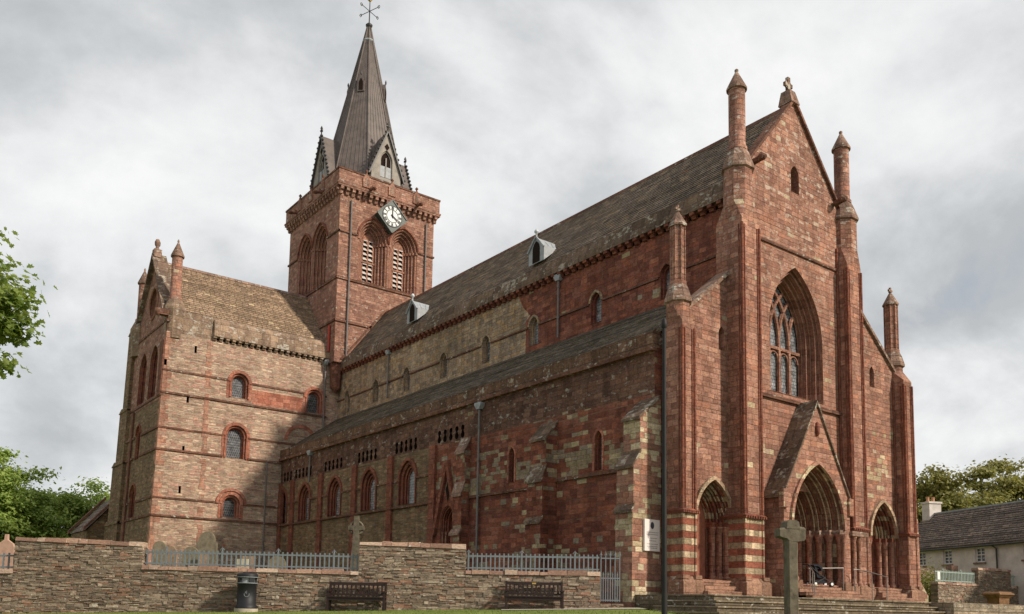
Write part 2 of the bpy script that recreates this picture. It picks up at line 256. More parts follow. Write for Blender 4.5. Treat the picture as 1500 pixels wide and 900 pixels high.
def islestone(name, pal, rough=.95):
    m, nt, b = newmat(name, rough, .12)
    g = nd(nt, 'ShaderNodeNewGeometry'); pos = g.outputs['Position']; rnd = g.outputs['Random Per Island']
    k = len(pal); col = ramp(nt, rnd, [(i / k, c) for i, c in enumerate(pal)], 'CONSTANT')
    r2 = nd(nt, 'ShaderNodeTexWhiteNoise', {'W': mth(nt, 'MULTIPLY', rnd, 531.7)}, noise_dimensions='1D').outputs['Value']
    col = mix(nt, .45, col, ramp(nt, r2, [(0, .5), (.5, 1.), (1, 1.5)]), 'MULTIPLY')
    f = noise(nt, nd(nt, 'ShaderNodeVectorMath', {0: pos, 1: (1, 1, 2)}, operation='MULTIPLY').outputs[0], 9, 6, .7)
    col = mix(nt, .7, col, ramp(nt, f, [(.3, .5), (.5, 1.), (.72, 1.55)]), 'MULTIPLY')
    big = noise(nt, pos, .5, 3); col = mix(nt, .45, col, ramp(nt, big, [(.3, .6), (.5, 1.), (.7, 1.35)]), 'MULTIPLY')
    ln = mth(nt, 'ADD', noise(nt, pos, 5.5, 6, .65), mth(nt, 'MULTIPLY', mth(nt, 'SUBTRACT', r2, .5), .16))
    col = mix(nt, nd(nt, 'ShaderNodeMapRange', {0: ln, 1: .665, 2: .70, 3: 0.0, 4: .8}).outputs[0], col, (.56, .52, .44))
    nt.links.new(col, b.inputs['Base Color'])
    bp = nd(nt, 'ShaderNodeBump', {'Strength': .8, 'Distance': .03, 'Height': f}); nt.links.new(bp.outputs[0], b.inputs['Normal'])
    return m
M['flag'] = islestone('flagstone', [(0.241, 0.185, 0.136), (0.292, 0.229, 0.171), (0.201, 0.158, 0.118), (0.236, 0.178, 0.134), (0.331, 0.266, 0.202), (0.263, 0.192, 0.141), (0.224, 0.166, 0.122), (0.280, 0.163, 0.112), (0.303, 0.241, 0.179), (0.185, 0.145, 0.110)])
M['cope'] = islestone('cope_stone', [(.35, .225, .162), (.30, .18, .132), (.39, .28, .21), (.33, .235, .18), (.27, .165, .12)])
M['core'] = plain('dark_wall_joints', (.07, .052, .038), .95, .1)
def stonework(mb, a0, a1, ztop, zbot, rs, yf=0., step=None):
    """thin flat stones laid in rough courses on the face y = yf, local x along the wall"""
    z = zbot
    zmax = max(ztop(a0), ztop(a1))
    while z < zmax - .02:
        h = rs.choice((.04, .05, .06, .075, .105)) * rs.uniform(.85, 1.15); a = a0
        if zmax - z < h * 1.3: h = zmax - z
        while a < a1 - .03:
            L = min(rs.uniform(.10, .44) * (1 + h * 2), a1 - a); L = a1 - a if a1 - a - L < .1 else L
            if rs.random() < .12 and h < .1: hh = h * 1.9
            else: hh = h
            top = min(z + hh, min(ztop(a), ztop(a + L)))
            if top - z > .015:
                o = rs.uniform(-.035, .02); j = lambda w=.008: rs.uniform(-w, w); e = .006
                F = [(a + e + j(), yf + o + j(), z + e * .6 + j(.005)), (a + L - e + j(), yf + o + j(), z + e * .6 + j(.005)), (a + L - e + j(), yf + o + j(.012), top - e * .6 + j(.006)), (a + e + j(), yf + o + j(.012), top - e * .6 + j(.006))]
                mb.add(F + [(x, yf + .12, q) for x, y, q in F], [(0, 1, 2, 3), (1, 0, 4, 5), (2, 1, 5, 6), (3, 2, 6, 7), (0, 3, 7, 4)])
            a += L
        z += h
def coursed_cope(mb, a0, a1, zf, rs, y0=-.06, y1=.56):
    s = a0
    while s < a1 - .05:
        L = min(rs.uniform(.3, .95), a1 - s); L = a1 - s if a1 - s - L < .15 else L
        h = rs.uniform(.13, .21); o = rs.uniform(-.03, .03); j = lambda: rs.uniform(-.018, .018)
        mb.loft([[(a + j() * .3, y0 + o, q + j() * .4), (a, y1, q), (a + j() * .4, y1 - .06, q + h + j()), (a + j() * .4, y0 + .05 + o, q + h + j())] for a, q in ((s + .008, zf(s)), (s + L - .008, zf(s + L)))]); s += L
def grassmat():
    m, nt, b = newmat('short_grass', .9, .1)
    pos = nd(nt, 'ShaderNodeNewGeometry').outputs['Position']
    n = noise(nt, pos, .5, 4); n2_ = noise(nt, pos, 14, 4)
    col = mix(nt, n2_, (.10, .15, .03), (.19, .21, .06)); col = mix(nt, .5, col, ramp(nt, n, [(.3, .6), (.7, 1.3)]), 'MULTIPLY')
    nt.links.new(col, b.inputs['Base Color'])
    bp = nd(nt, 'ShaderNodeBump', {'Strength': .6, 'Distance': .05, 'Height': n2_}); nt.links.new(bp.outputs[0], b.inputs['Normal'])
    return m
M['grass'] = grassmat()

# ------------------------------------------------------------------ mesh builder
class MB:
    def __init__(s): s.v = []; s.f = []; s.sm = []
    def add(s, vs, fs, smooth=False):
        o = len(s.v); s.v += [tuple(map(float, p)) for p in vs]
        s.f += [tuple(o + i for i in f) for f in fs]; s.sm += [smooth] * len(fs); return s
    def poly(s, pts): return s.add(pts, [tuple(range(len(pts)))])
    def box(s, x0, x1, y0, y1, z0, z1):
        return s.add([(x0, y0, z0), (x1, y0, z0), (x1, y1, z0), (x0, y1, z0), (x0, y0, z1), (x1, y0, z1), (x1, y1, z1), (x0, y1, z1)],
                     [(3, 2, 1, 0), (4, 5, 6, 7), (0, 1, 5, 4), (1, 2, 6, 5), (2, 3, 7, 6), (3, 0, 4, 7)])
    def loft(s, rings, cap=True, smooth=False, closed=True):
        n = len(rings[0]); vs = [p for r in rings for p in r]; fs = []
        for i in range(len(rings) - 1):
            for j in range(n if closed else n - 1):
                k = (j + 1) % n; fs.append((i * n + j, i * n + k, (i + 1) * n + k, (i + 1) * n + j))
        s.add(vs, fs, smooth)
        if cap: s.add(rings[0], [tuple(range(n))[::-1]]); s.add(rings[-1], [tuple(range(n))])
        return s
    def prism(s, pts, Mf, d0, d1):      # 2D outline, mapped, extruded in depth
        return s.loft([[Mf(a, z, d0) for a, z in pts], [Mf(a, z, d1) for a, z in pts]])
    def lathe(s, c, prof, n=16, rot=0, smooth=True, sq=1):
        rings = [[(c[0] + r * math.cos(rot + 2 * PI * j / n), c[1] + sq * r * math.sin(rot + 2 * PI * j / n), z) for j in range(n)] for r, z in prof]
        return s.loft(rings, True, smooth)
    def tube(s, path, r, n=8, smooth=True, closed=False):
        P = [Vector(p) for p in path]; rings = []; rr = r if hasattr(r, '__len__') else [r] * len(P)
        pu = None
        for i, p in enumerate(P):
            a = P[i - 1] if i > 0 else P[0]; b = P[i + 1] if i < len(P) - 1 else P[-1]
            t = (b - a); t = t.normalized() if t.length > 1e-9 else Vector((0, 0, 1))
            if pu is None: pu = t.orthogonal().normalized()
            pu = (pu - t * pu.dot(t)); pu = pu.normalized() if pu.length > 1e-6 else t.orthogonal().normalized()
            w = t.cross(pu)
            rings.append([p + (pu * math.cos(2 * PI * j / n) + w * math.sin(2 * PI * j / n)) * rr[i] for j in range(n)])
        return s.loft(rings, True, smooth)
    def bar(s, a, b, w, h=None):         # square bar
        a = Vector(a); b = Vector(b); t = (b - a).normalized(); x = t.cross(Vector((0, 0, 1)))
        x = x.normalized() if x.length > 1e-4 else Vector((1, 0, 0)); y = x.cross(t); h = h or w
        q = [x * w / 2 * i + y * h / 2 * j for i, j in ((-1, -1), (1, -1), (1, 1), (-1, 1))]
        return s.loft([[a + k for k in q], [b + k for k in q]])
    def wall(s, outer, holes, Mf, d=0):
        bm = bmesh.new(); es = []
        for lp in [outer] + list(holes):
            vs = [bm.verts.new((a, z, 0)) for a, z in lp]
            es += [bm.edges.new((vs[i], vs[(i + 1) % len(vs)])) for i in range(len(vs))]
        bmesh.ops.triangle_fill(bm, use_beauty=True, use_dissolve=False, edges=es)
        bm.verts.index_update()
        s.add([Mf(v.co.x, v.co.y, d) for v in bm.verts], [tuple(v.index for v in f.verts) for f in bm.faces]); bm.free(); return s
    def strip(s, A, B, smooth=False):    # two open outlines of equal length
        n = len(A); return s.add(list(A) + list(B), [(i, i + 1, n + i + 1, n + i) for i in range(n - 1)], smooth)
    def xf(s, mat):
        s.v = [tuple(mat @ Vector(p)) for p in s.v]; return s
    def build(s, name, m, parent=None, local=False):
        me = bpy.data.meshes.new(name); me.from_pydata(s.v, [], s.f)
        if any(s.sm): me.polygons.foreach_set('use_smooth', s.sm)
        me.materials.append(M[m] if isinstance(m, str) else m); me.update()
        o = bpy.data.objects.new(name, me); COL.objects.link(o)
        if parent is not None:
            o.parent = parent
            if not local and parent.type == 'EMPTY': o.matrix_parent_inverse = Matrix.Translation(-parent.location)
        return o
def tag(o, label=None, cat=None, group=None, kind=None):
    for k, v in (('label', label), ('category', cat), ('group', group), ('kind', kind)):
        if v: o[k] = v
    return o
def thing(name, loc, label, cat, group=None, rz=0):
    o = bpy.data.objects.new(name, None); COL.objects.link(o); o.location = loc; o.rotation_euler = (0, 0, rz); o.empty_display_size = .3
    return tag(o, label, cat, group)
def dup(root, loc, rz=0, label=None):
    r = root.copy(); COL.objects.link(r); r.location = loc; r.rotation_euler = (0, 0, rz)
    if label: r['label'] = label
    for ch in list(root.children):
        c = ch.copy(); COL.objects.link(c); c.parent = r
        for g in list(ch.children):
            d = g.copy(); COL.objects.link(d); d.parent = c
    return r
def pieces(mb, name, m, parent):
    """one part per connected piece"""
    par = list(range(len(mb.v)))
    def fd(a):
        while par[a] != a: par[a] = par[par[a]]; a = par[a]
        return a
    for f in mb.f:
        for b in f[1:]: par[fd(b)] = fd(f[0])
    gr = {}
    for f, q in zip(mb.f, mb.sm): gr.setdefault(fd(f[0]), []).append((f, q))
    for fs in gr.values():
        ids = sorted({i for f, _ in fs for i in f}); ix = {i: k for k, i in enumerate(ids)}
        o = MB(); o.v = [mb.v[i] for i in ids]; o.f = [tuple(ix[i] for i in f) for f, _ in fs]; o.sm = [q for _, q in fs]; o.build(name, m, parent)
west = lambda y0: (lambda a, z, d: (a, y0 + d, z))
north = lambda x0: (lambda a, z, d: (x0 + d, a, z))
def arch(c, hw, z0, zs, cc=0., n=9, inset=0.):
    """outline of an arched opening, from the lower left over the arch to the lower right"""
    h = hw - inset; r = h + cc
    p = [(c - h, z0), (c - h, zs)]
    e = math.acos(min(1, cc / r)) if r > 1e-6 else PI / 2
    for i in range(1, n + 1):
        t = e * i / n; p.append((c + cc - r * math.cos(t), zs + r * math.sin(t)))
    for i in range(n - 1, -1, -1):
        t = e * i / n; p.append((c - cc + r * math.cos(t), zs + r * math.sin(t)))
    p.append((c + h, z0)); return p
def cc_for(hw, rise): return max(0., (rise * rise - hw * hw) / (2 * hw))
def orders(Mf, c, hw, z0, zs, cc, steps, rolls=0., sill=True, d0=0., z0s=None):
    """stepped reveal: steps = [(inset, depth)...]; returns (mesh, innermost outline, depth)"""
    mb = MB(); prev = arch(c, hw, z0, zs, cc); pd = d0
    for k, (ins, dep) in enumerate(steps):
        cur = arch(c, hw, z0, zs, cc, inset=ins)
        mb.strip([Mf(a, z, pd) for a, z in prev], [Mf(a, z, dep) for a, z in prev])
        mb.strip([Mf(a, z, dep) for a, z in prev], [Mf(a, z, dep) for a, z in cur])
        if rolls:
            q = arch(c, hw, z0, zs, cc, inset=max(ins - .005, 0)); mb.tube([Mf(a, z, dep - rolls * .2) for a, z in q], rolls, 6)
        prev = cur; pd = dep
    if sill:
        a0, a1 = c - hw, c + hw
        mb.poly([Mf(a0, z0 - .02, d0 - .03), Mf(a1, z0 - .02, d0 - .03), Mf(a1, z0 + .03, pd), Mf(a0, z0 + .03, pd)])
    return mb, prev, pd
def split_z(mb, z):
    a, b = MB(), MB()
    for f, q in zip(mb.f, mb.sm):
        t = a if sum(mb.v[i][2] for i in f) / len(f) < z else b; t.add([mb.v[i] for i in f], [tuple(range(len(f)))], q)
    return a, b
def hood(Mf, c, hw, z0, zs, cc, w=.16, proj=.10, mb=None):
    mb = mb or MB(); A = arch(c, hw + w, z0, zs, cc)[1:-1]; B = arch(c, hw, z0, zs, cc)[1:-1]
    A = [(A[0][0], zs)] + A[1:-1] + [(A[-1][0], zs)]; B = [(B[0][0], zs)] + B[1:-1] + [(B[-1][0], zs)]
    f = lambda L, d: [Mf(a, z, d) for a, z in L]
    mb.strip(f(A, -proj), f(B, -proj)); mb.strip(f(A, -proj), f(A, .02)); mb.strip(f(B, -proj), f(B, .02)); return mb
def glaze(Mf, out, d, name, m, parent): return MB().poly([Mf(a, z, d) for a, z in out]).build(name, m, parent)

# ================================================================== GROUND
def gz(x, y):
    d = (x - cp.x) * .594 + (y - cp.y) * .804; s = (x - cp.x) * .803 - (y - cp.y) * .596
    zw = .52 + .0285 * (s + 5.3); zw = max(-.4, min(1.0, zw))
    if s > 6.2: zw = max(.30, zw - .28 * (s - 6.2))
    if d > 36.3: return zw + min(.5, .05 * (d - 36.3)) if d < 60 else zw + .5
    if d > 20: return zw - .021 * (36.3 - d)
    t = max(0, (d - 11) / 9); t = t * t * (3 - 2 * t); return -.8 * (1 - t) + (zw - .342) * t
g = MB(); ds = sorted(set(list(np.linspace(-60, 60, 81)) + list(np.linspace(60, 1400, 14)))); ss = sorted(set(list(np.linspace(-60, 60, 41)) + [-1400, -700, -350, -150, 150, 350, 700, 1400]))
pts = []
for d in ds:
    for s_ in ss:
        x = cp.x + .594 * d + .803 * s_; y = cp.y + .804 * d - .596 * s_; pts.append((x, y, gz(x, y)))
ns = len(ss)
g.add(pts, [(i * ns + j, i * ns + j + 1, (i + 1) * ns + j + 1, (i + 1) * ns + j) for i in range(len(ds) - 1) for j in range(ns - 1)], True)
tag(g.build('ground', 'grass'), kind='structure')
# pale path along the foot of the wall and up to the steps; street where the camera stands
def sheet(name, m, d0, d1, s0, s1, n, dz):
    mb = MB(); P = []
    for i in range(n + 1):
        for j in range(n + 1):
            d = d0 + (d1 - d0) * i / n; s_ = s0 + (s1 - s0) * j / n; x = cp.x + .594 * d + .803 * s_; y = cp.y + .804 * d - .596 * s_; P.append((x, y, gz(x, y) + dz))
    mb.add(P, [(i * (n + 1) + j, i * (n + 1) + j + 1, (i + 1) * (n + 1) + j + 1, (i + 1) * (n + 1) + j) for i in range(n) for j in range(n)], True)
    return tag(mb.build(name, m), kind='structure')
sheet('path', 'path', 34.2, 36.4, 0.5, 9, 12, .02)
sheet('road', 'road', -40, 10.5, -50, 50, 40, .03)
# fine grass blades along the front of the green
gv = []; gf = []
for _ in range(9000):
    d = random.uniform(22, 36.0); s_ = random.uniform(-.62, .25) * d; 
    if d > 34 and s_ > .3: continue
    x = cp.x + .594 * d + .803 * s_; y = cp.y + .804 * d - .596 * s_; z = gz(x, y); h = random.uniform(.03, .075); w = .012; a = random.uniform(0, PI)
    o = len(gv); gv += [(x - w * math.cos(a), y - w * math.sin(a), z), (x + w * math.cos(a), y + w * math.sin(a), z), (x + random.uniform(-.03, .03), y + random.uniform(-.03, .03), z + h)]; gf.append((o, o + 1, o + 2))
mb = MB(); mb.add(gv, gf); tag(mb.build('grass', 'grass'), 'short green grass on the sloping lawn before the wall', 'grass', kind='stuff')

# ================================================================== CATHEDRAL
CA = thing('cathedral', (0, 20, 1.0), 'large red sandstone cathedral with a leaded spire over a square clock tower', 'cathedral')
def part(mb, name, m, parent=CA): return mb.build(name, m, parent)
G0 = .3     # foot of walls
# ---------------------------------------------------------------- west front
WW = west(0.0); WA = west(-.2)
# nave front with great window
win = arch(0, 2.2, 11.2, 14.1, cc_for(2.2, 3.6), 14)
lan = arch(.09, .34, 21.6, 22.45, .25, 6)
mb = MB(); mb.wall([(-4.7, G0), (-2.0, G0), (-2.0, 6.6), (2.0, 6.6), (2.0, G0), (4.7, G0), (4.7, 20.8), (0, 26.35), (-4.7, 20.8)], [win, lan], WW)
front = part(mb, 'west_gable_wall', 'west')
mb = MB()
for sx in (-1, 1): mb.loft([[(sx * 4.7, -.16, 20.75), (sx * 4.7, .45, 20.75), (sx * 4.7, .45, 20.93), (sx * 4.7, -.16, 20.93)], [(0, -.16, 26.33), (0, .45, 26.33), (0, .45, 26.55), (0, -.16, 26.55)]])
part(mb, 'gable_coping', 'string')
mb = MB().loft([[(x, y, 26.2) for x, y in ((-.35, -.2), (.35, -.2), (.35, .6), (-.35, .6))], [(x, y, 26.95) for x, y in ((-.24, 0), (.24, 0), (.24, .5), (-.24, .5))]])
fin = part(mb, 'gable_finial', 'cap')
mb = MB().box(-.08, .12, .18, .34, 26.95, 27.75); mb.box(-.28, .32, .19, .33, 27.25, 27.45)
mb.tube([(.02 + .22 * math.cos(t), .26, 27.36 + .22 * math.sin(t)) for t in np.linspace(0, 2 * PI, 17)], .05, 6); part(mb, 'finial_cross', 'cap', fin)
mb = MB().box(-3.64, 3.64, -.09, .1, 18.36, 18.5); mb.box(-3.64, 3.64, -.14, .1, 10.78, 10.93); mb.loft([[(x, -.14, 10.93), (x, .05, 11.05), (x, .05, 10.9)] for x in (-3.64, 3.64)])
pieces(mb, 'string_course', 'string', CA)
ccw = cc_for(2.2, 3.6)
mb, o_, d_ = orders(WW, 0, 2.2, 11.2, 14.1, ccw, [(0, .22), (.16, .34), (.24, .56), (.40, .7), (.48, .9), (.55, 1.05)], .035)
gw = part(mb, 'great_west_window', 'mould'); glaze(WW, o_, 1.12, 'glass', 'netglass', gw)
# intersecting tracery
tr = MB(); hwI = 1.65; RI = hwI + ccw; zs = 14.1; yb = 1.03
def tbar(pts, w=.10): tr.tube([(a, yb, z) for a, z in pts], w, 6, False)
for k in (-1, 0, 1):
    xm = k * hwI / 2; tbar([(xm, 11.2), (xm, zs)], .115)
    for sg in (-1, 1):      # each mullion branches into arcs struck with the radius of the main arch
        pts = []
        for t in np.linspace(0, 1.3, 26):
            a = xm + sg * (RI - RI * math.cos(t)); z = zs + RI * math.sin(t)
            ins = math.hypot(a + sg * -1 * 0 - (-(ccw) if a > 0 else ccw), z - zs)
            if ins > RI + .02: break
            pts.append((a, z))
        if len(pts) > 1: tbar(pts)
tr.box(-1.65, 1.65, .93, 1.1, 13.72, 13.86)
for k in range(4):
    c = -1.65 + .4125 + k * .825
    tbar([(c + .34 * math.cos(t), 13.28 + .36 * math.sin(t)) for t in np.linspace(0, PI, 9)], .05)
    tbar([(c + .34 * math.cos(t) , 14.95 + .75 * math.sin(t)) for t in np.linspace(0, PI, 9)], .04)
part(tr, 'tracery', 'mould', gw)
mb, o_, d_ = orders(WW, .09, .34, 21.6, 22.45, .25, [(.0, .12), (.08, .4)]); lw = part(mb, 'gable_lancet', 'mould'); glaze(WW, o_, .42, 'louvre_panel', 'hole', lw)
# aisle fronts
for sx, cx_, lx, ya in ((-1, -5.97, -5.28, .3), (1, 6.5, 5.85, -.5)):
    WA = west(ya)
    d = arch(cx_, 1.2, 2.15, 4.75, cc_for(1.2, 1.8), 12); l = arch(lx, .22, 12.6, 13.3, .2, 5)
    X = lambda a: sx * a
    mb = MB(); mb.wall([(X(4.75), G0), (cx_ - sx * 1.2, G0)][:1] + [(X(4.75), 16.3), (X(8.1), 13.6), (X(8.1), G0)], [d, l], WA); part(mb, 'aisle_front_wall', 'west')
    mb = MB().loft([[(X(a), y, z + e) for y, e in ((ya - .14, 0), (ya + .7, 0), (ya + .7, .2), (ya - .14, .2))] for a, z in ((4.75, 16.28), (8.05, 13.62))]); part(mb, 'raking_coping', 'cap')
    mb, o_, d_ = orders(WA, lx, .22, 12.6, 13.3, .2, [(0, .1), (.05, .4)]); w_ = part(mb, 'aisle_lancet', 'mould'); glaze(WA, o_, .42, 'glass', 'hole', w_)
    ccd = cc_for(1.2, 1.8)
    mb, o_, d_ = orders(WA, cx_, 1.2, 2.15, 4.75, ccd, [(.0, .18), (.17, .26), (.2, .42), (.37, .5), (.40, .64), (.55, .72), (.6, .9)], .055, False)
    lo, hi_ = split_z(mb, 4.6); dp = part(hi_, 'side_portal', 'ring'); part(lo, 'portal_jamb', 'dkred', dp)  # jamb coloured darker to paint the dark gaps behind the columns
    part(hood(WA, cx_, 1.2, 4.6, 4.75, ccd, .17, .14), 'hood_mould', 'proll', dp)
    mb = MB()
    for k, (ins, dep) in enumerate(((.1, .2), (.3, .45), (.5, .68))):
        for q in (-1, 1):
            x = cx_ + q * (1.2 - ins); mb.box(x - .14, x + .14, ya + dep - .18, ya + dep + .2, 4.52, 4.74)
    pieces(mb, 'impost', 'deep', dp)
    for k, (ins, dep) in enumerate(((.08, .2), (.29, .45), (.48, .68))):
        for q in (-1, 1):
            x = cx_ + q * (1.2 - ins); y = ya + dep - .06
            part(MB().lathe((x, y), [(.18, 2.15), (.18, 2.26), (.12, 2.34), (.115, 4.25), (.13, 4.3), (.18, 4.5), (.18, 4.54)], 12), 'column', 'mould', dp)
    mb = MB(); mb.wall(o_, [], WA, .91); part(mb, 'door', 'door', dp)
    for k in range(3): part(MB().box(cx_ - 1.5 + .18 * k, cx_ + 1.5 - .18 * k, ya - .95 + .3 * k, ya + 1.1, 1.38, 1.63 + .24 * k), 'door_step', 'porchstep', dp)
# big turret buttresses
def turret(sx, xi, xo, yf, zi, zp, zch, zoc, cxm, rb, rs, shaft, octo, big):
    X = lambda a: sx * a; yb_ = .9 if big else yf + .95
    x0, x1 = sorted((X(xi), X(xo)))
    body = MB(); ch = .06
    rect = lambda x0, x1, yf, yb_, z: [(x0, yf, z), (x1, yf, z), (x1, yb_, z), (x0, yb_, z)]
    body.loft([rect(x0, x1, yf, yb_, zi), rect(x0, x1, yf, yb_, zch)])
    # broach from square to octagon
    c = (X(cxm), .05 if big else (.36 if sx < 0 else -.25)); rr = rb
    oc = [(c[0] + rr * math.cos(PI / 8 + PI / 4 * j), c[1] + rr * math.sin(PI / 8 + PI / 4 * j)) for j in range(8)]
    sqp = []
    for a, b in oc:
        i = max(range(4), key=lambda k: (rect(x0, x1, yf, yb_, 0)[k][0] - c[0]) * (a - c[0]) + (rect(x0, x1, yf, yb_, 0)[k][1] - c[1]) * (b - c[1])); sqp.append(rect(x0, x1, yf, yb_, 0)[i][:2])
    body.loft([[(a, b, zch) for a, b in sqp], [(a, b, zch + (.9 if big else .6)) for a, b in oc], [(a, b, zoc) for a, b in oc]], True)
    t = part(body, 'turret_buttress', 'turret')
    rl = MB()
    for x in (x0, x1): rl.tube([(x, yf, zi), (x, yf, zch - .25)], .075, 8)
    for x, s_ in ((x0, 1), (x1, -1)): rl.tube([(x + s_ * .16, yf - .01, zi), (x + s_ * .16, yf - .01, zch - .3)], .04, 6)
    for x in (x0, x1): rl.tube([(x, yf + .18, zi), (x, yf + .18, zch - .3)], .04, 6)
    pieces(rl, 'angle_shaft', 'deep', t)
    bb = MB().loft([rect(x0, x1, yf, yb_, zp), rect(x0, x1, yf, yb_, zi - .1)])
    for x in (x0, x1): bb.tube([(x, yf, zp), (x, yf, zi)], .075, 8)
    part(bb, 'banded_base' if sx < 0 else 'lower_stage', 'band' if sx < 0 else 'turret', t)
    im = MB().loft([rect(x0 - .1, x1 + .1, yf - .1, yb_, zi - .14), rect(x0 - .13, x1 + .13, yf - .13, yb_, zi), rect(x0 - .02, x1 + .02, yf - .02, yb_, zi + .08)])
    for k in range(9): 
        xx = x0 - .08 + (x1 - x0 + .16) * k / 8; im.box(xx - .04, xx + .04, yf - .165, yf - .1, zi - .12, zi - .02)
    part(im, 'impost_band', 'deep', t)
    pl = MB().loft([rect(x0 - .26, x1 + .26, yf - .26, yb_, 1.2), rect(x0 - .26, x1 + .26, yf - .26, yb_, zp - .22), rect(x0 - .1, x1 + .1, yf - .1, yb_, zp - .05), rect(x0 - .1, x1 + .1, yf - .1, yb_, zp + .003)])
    for x in (x0, x1): pl.box(x - .2, x + .2, yf - .2, yf + .2, zp - .1, zp + .06)
    part(pl, 'plinth', 'plinth', t)
    # flare, shaft, cap
    f = MB().lathe(c, [(rb, zoc - .05), (rb + .11, zoc), (rb + .11, zoc + .1), (rs + .16, shaft[0] - .25), (rs + .04, shaft[0])], 8, PI / 8, False)
    part(f, 'flared_cornice', 'cap', t)
    n = 8 if octo else 20
    s_ = MB().lathe(c, [(rs + .07, shaft[0] - .05), (rs + .07, shaft[0] + .1), (rs, shaft[0] + .14), (rs, shaft[1])], n, PI / 8, not octo)
    if octo:
        for j in range(8):
            a = PI / 8 + PI / 4 * j; s_.tube([(c[0] + rs * math.cos(a), c[1] + rs * math.sin(a), shaft[0] + .12), (c[0] + rs * math.cos(a), c[1] + rs * math.sin(a), shaft[1])], .045, 6)
    pn = part(s_, 'pinnacle', 'turret', t)
    k = MB().lathe(c, [(rs + .09, shaft[1] - .04), (rs + .10, shaft[1] + .04), (.09, shaft[2]), (.05, shaft[2] + .02), (.09, shaft[2] + .08), (.09, shaft[2] + .16), (.02, shaft[2] + .22)], n, PI / 8, not octo)
    if octo: k.box(c[0] - .17, c[0] + .17, c[1] - .05, c[1] + .05, shaft[2] + .12, shaft[2] + .22); k.box(c[0] - .05, c[0] + .05, c[1] - .05, c[1] + .05, shaft[2] + .1, shaft[2] + .34)
    part(k, 'conical_cap', 'cap', t)
for sx in (-1, 1):
    turret(sx, 3.64, 4.89, -.573, 5.02, 2.24, 18.7, 21.25, 4.36, .68, .385, (22.3, 25.3, 26.15), False, True)
    turret(sx, 7.68 if sx < 0 else 7.9, 8.46 if sx < 0 else 8.7, -.15 if sx < 0 else -1.1, 5.0, 2.2, 13.2, 14.1, 8.16 if sx < 0 else 8.36, .52, .325, (14.95, 17.6, 18.25), True, False)
    mb = MB().tube([(sx * 3.42, -.1, 21.95), (sx * 3.40, -.45, 22.0), (sx * 3.38, -.62, 22.08), (sx * 3.36, -.8, 22.0)], [.16, .15, .22, .10], 7, False); part(mb, 'beast_head_kneeler', 'string')
# drip shafts at the edge of the nave front
mb = MB()
for sx in (-1, 1): mb.tube([(sx * 3.58, -.05, 2.3), (sx * 3.58, -.05, 19.6)], .07, 6); mb.tube([(sx * (7.6 if sx < 0 else 7.84), .26 if sx < 0 else -.54, 2.3), (sx * (7.6 if sx < 0 else 7.84), .26 if sx < 0 else -.54, 13.2)], .06, 6)
pieces(mb, 'vertical_roll_moulding', 'deep', CA)
# central porch
PW = west(-1.0); pc = cc_for(2.05, 3.0); pa = arch(0, 2.05, 2.1, 4.77, pc, 14)
mb = MB(); mb.wall([(-2.65, 1.2), (-2.65, 6.25), (0, 10.72), (2.65, 6.25), (2.65, 1.2), (2.05, 1.2)][:5], [pa], PW)
for sx in (-1, 1): mb.poly([(sx * 2.65, -1, 1.2), (sx * 2.65, .02, 1.2), (sx * 2.65, .02, 6.25), (sx * 2.65, -1, 6.25)])
po = part(mb, 'west_porch', 'west')
mb = MB()
for sx in (-1, 1): mb.loft([[(sx * 2.8, y, 5.98 + e) for y, e in ((-1.1, 0), (.0, 0), (.0, .14), (-1.1, .14))], [(0, y, 10.7 + e) for y, e in ((-1.1, 0), (.0, 0), (.0, .16), (-1.1, .16))]])
part(mb, 'porch_roof', 'parapet', po)
mb = MB()
for sx in (-1, 1): mb.box(sx * 2.65 - .17, sx * 2.65 + .17, -1.12, -.86, 5.5, 6.35)
pieces(mb, 'kneeler_block', 'butt', po)
mb = MB().lathe((-.0, -1.05), [(.02, 9.1), (.1, 9.2), (.12, 9.5), (.07, 9.75), (.02, 9.8)], 8, 0); part(mb, 'carved_figure', 'deep', po)
mb, o_, d_ = orders(PW, 0, 2.05, 2.1, 4.77, pc, [(0, .22), (.12, .28), (.14, .42), (.26, .5), (.28, .68), (.40, .76), (.42, .94), (.54, 1.02), (.56, 1.2), (.68, 1.28), (.70, 1.46), (.82, 1.54), (.84, 1.72), (.95, 1.8), (.97, 2.0)], 0, False)
arv = part(mb, 'archivolt', 'portal', po)
for k, (ins, dep) in enumerate(((.0, .2), (.13, .41), (.27, .67), (.41, .93), (.55, 1.19), (.69, 1.45), (.83, 1.71))):
    for e in (0, .075): q_ = arch(0, 2.05, 4.77, 4.78, pc, 14, ins + e); MB().tube([PW(a, z, dep + e * .9) for a, z in q_], .05 if e == 0 else .035, 6).build('roll_moulding', 'proll' if (k % 2 == 0) == (e == 0) else 'deep', arv)
part(hood(PW, 0, 2.05, 4.7, 4.77, pc, .17, .12), 'hood_mould', 'butt', po)
mb = MB(); mb.wall(o_, [], PW, 2.02); dr = part(mb, 'great_door', 'door', po)
mb = MB()
for k in range(5):
    ins = .1 + .2 * k; dep = -.9 + .42 * k
    for q in (-1, 1):
        x = q * (2.05 - ins); mb.box(x - .2, x + .2, dep - .12, dep + .36, 4.55, 4.78)
mb.box(2.63, 3.93, -1.15, -.7, 4.55, 4.78)
pieces(mb, 'impost', 'cap', po)
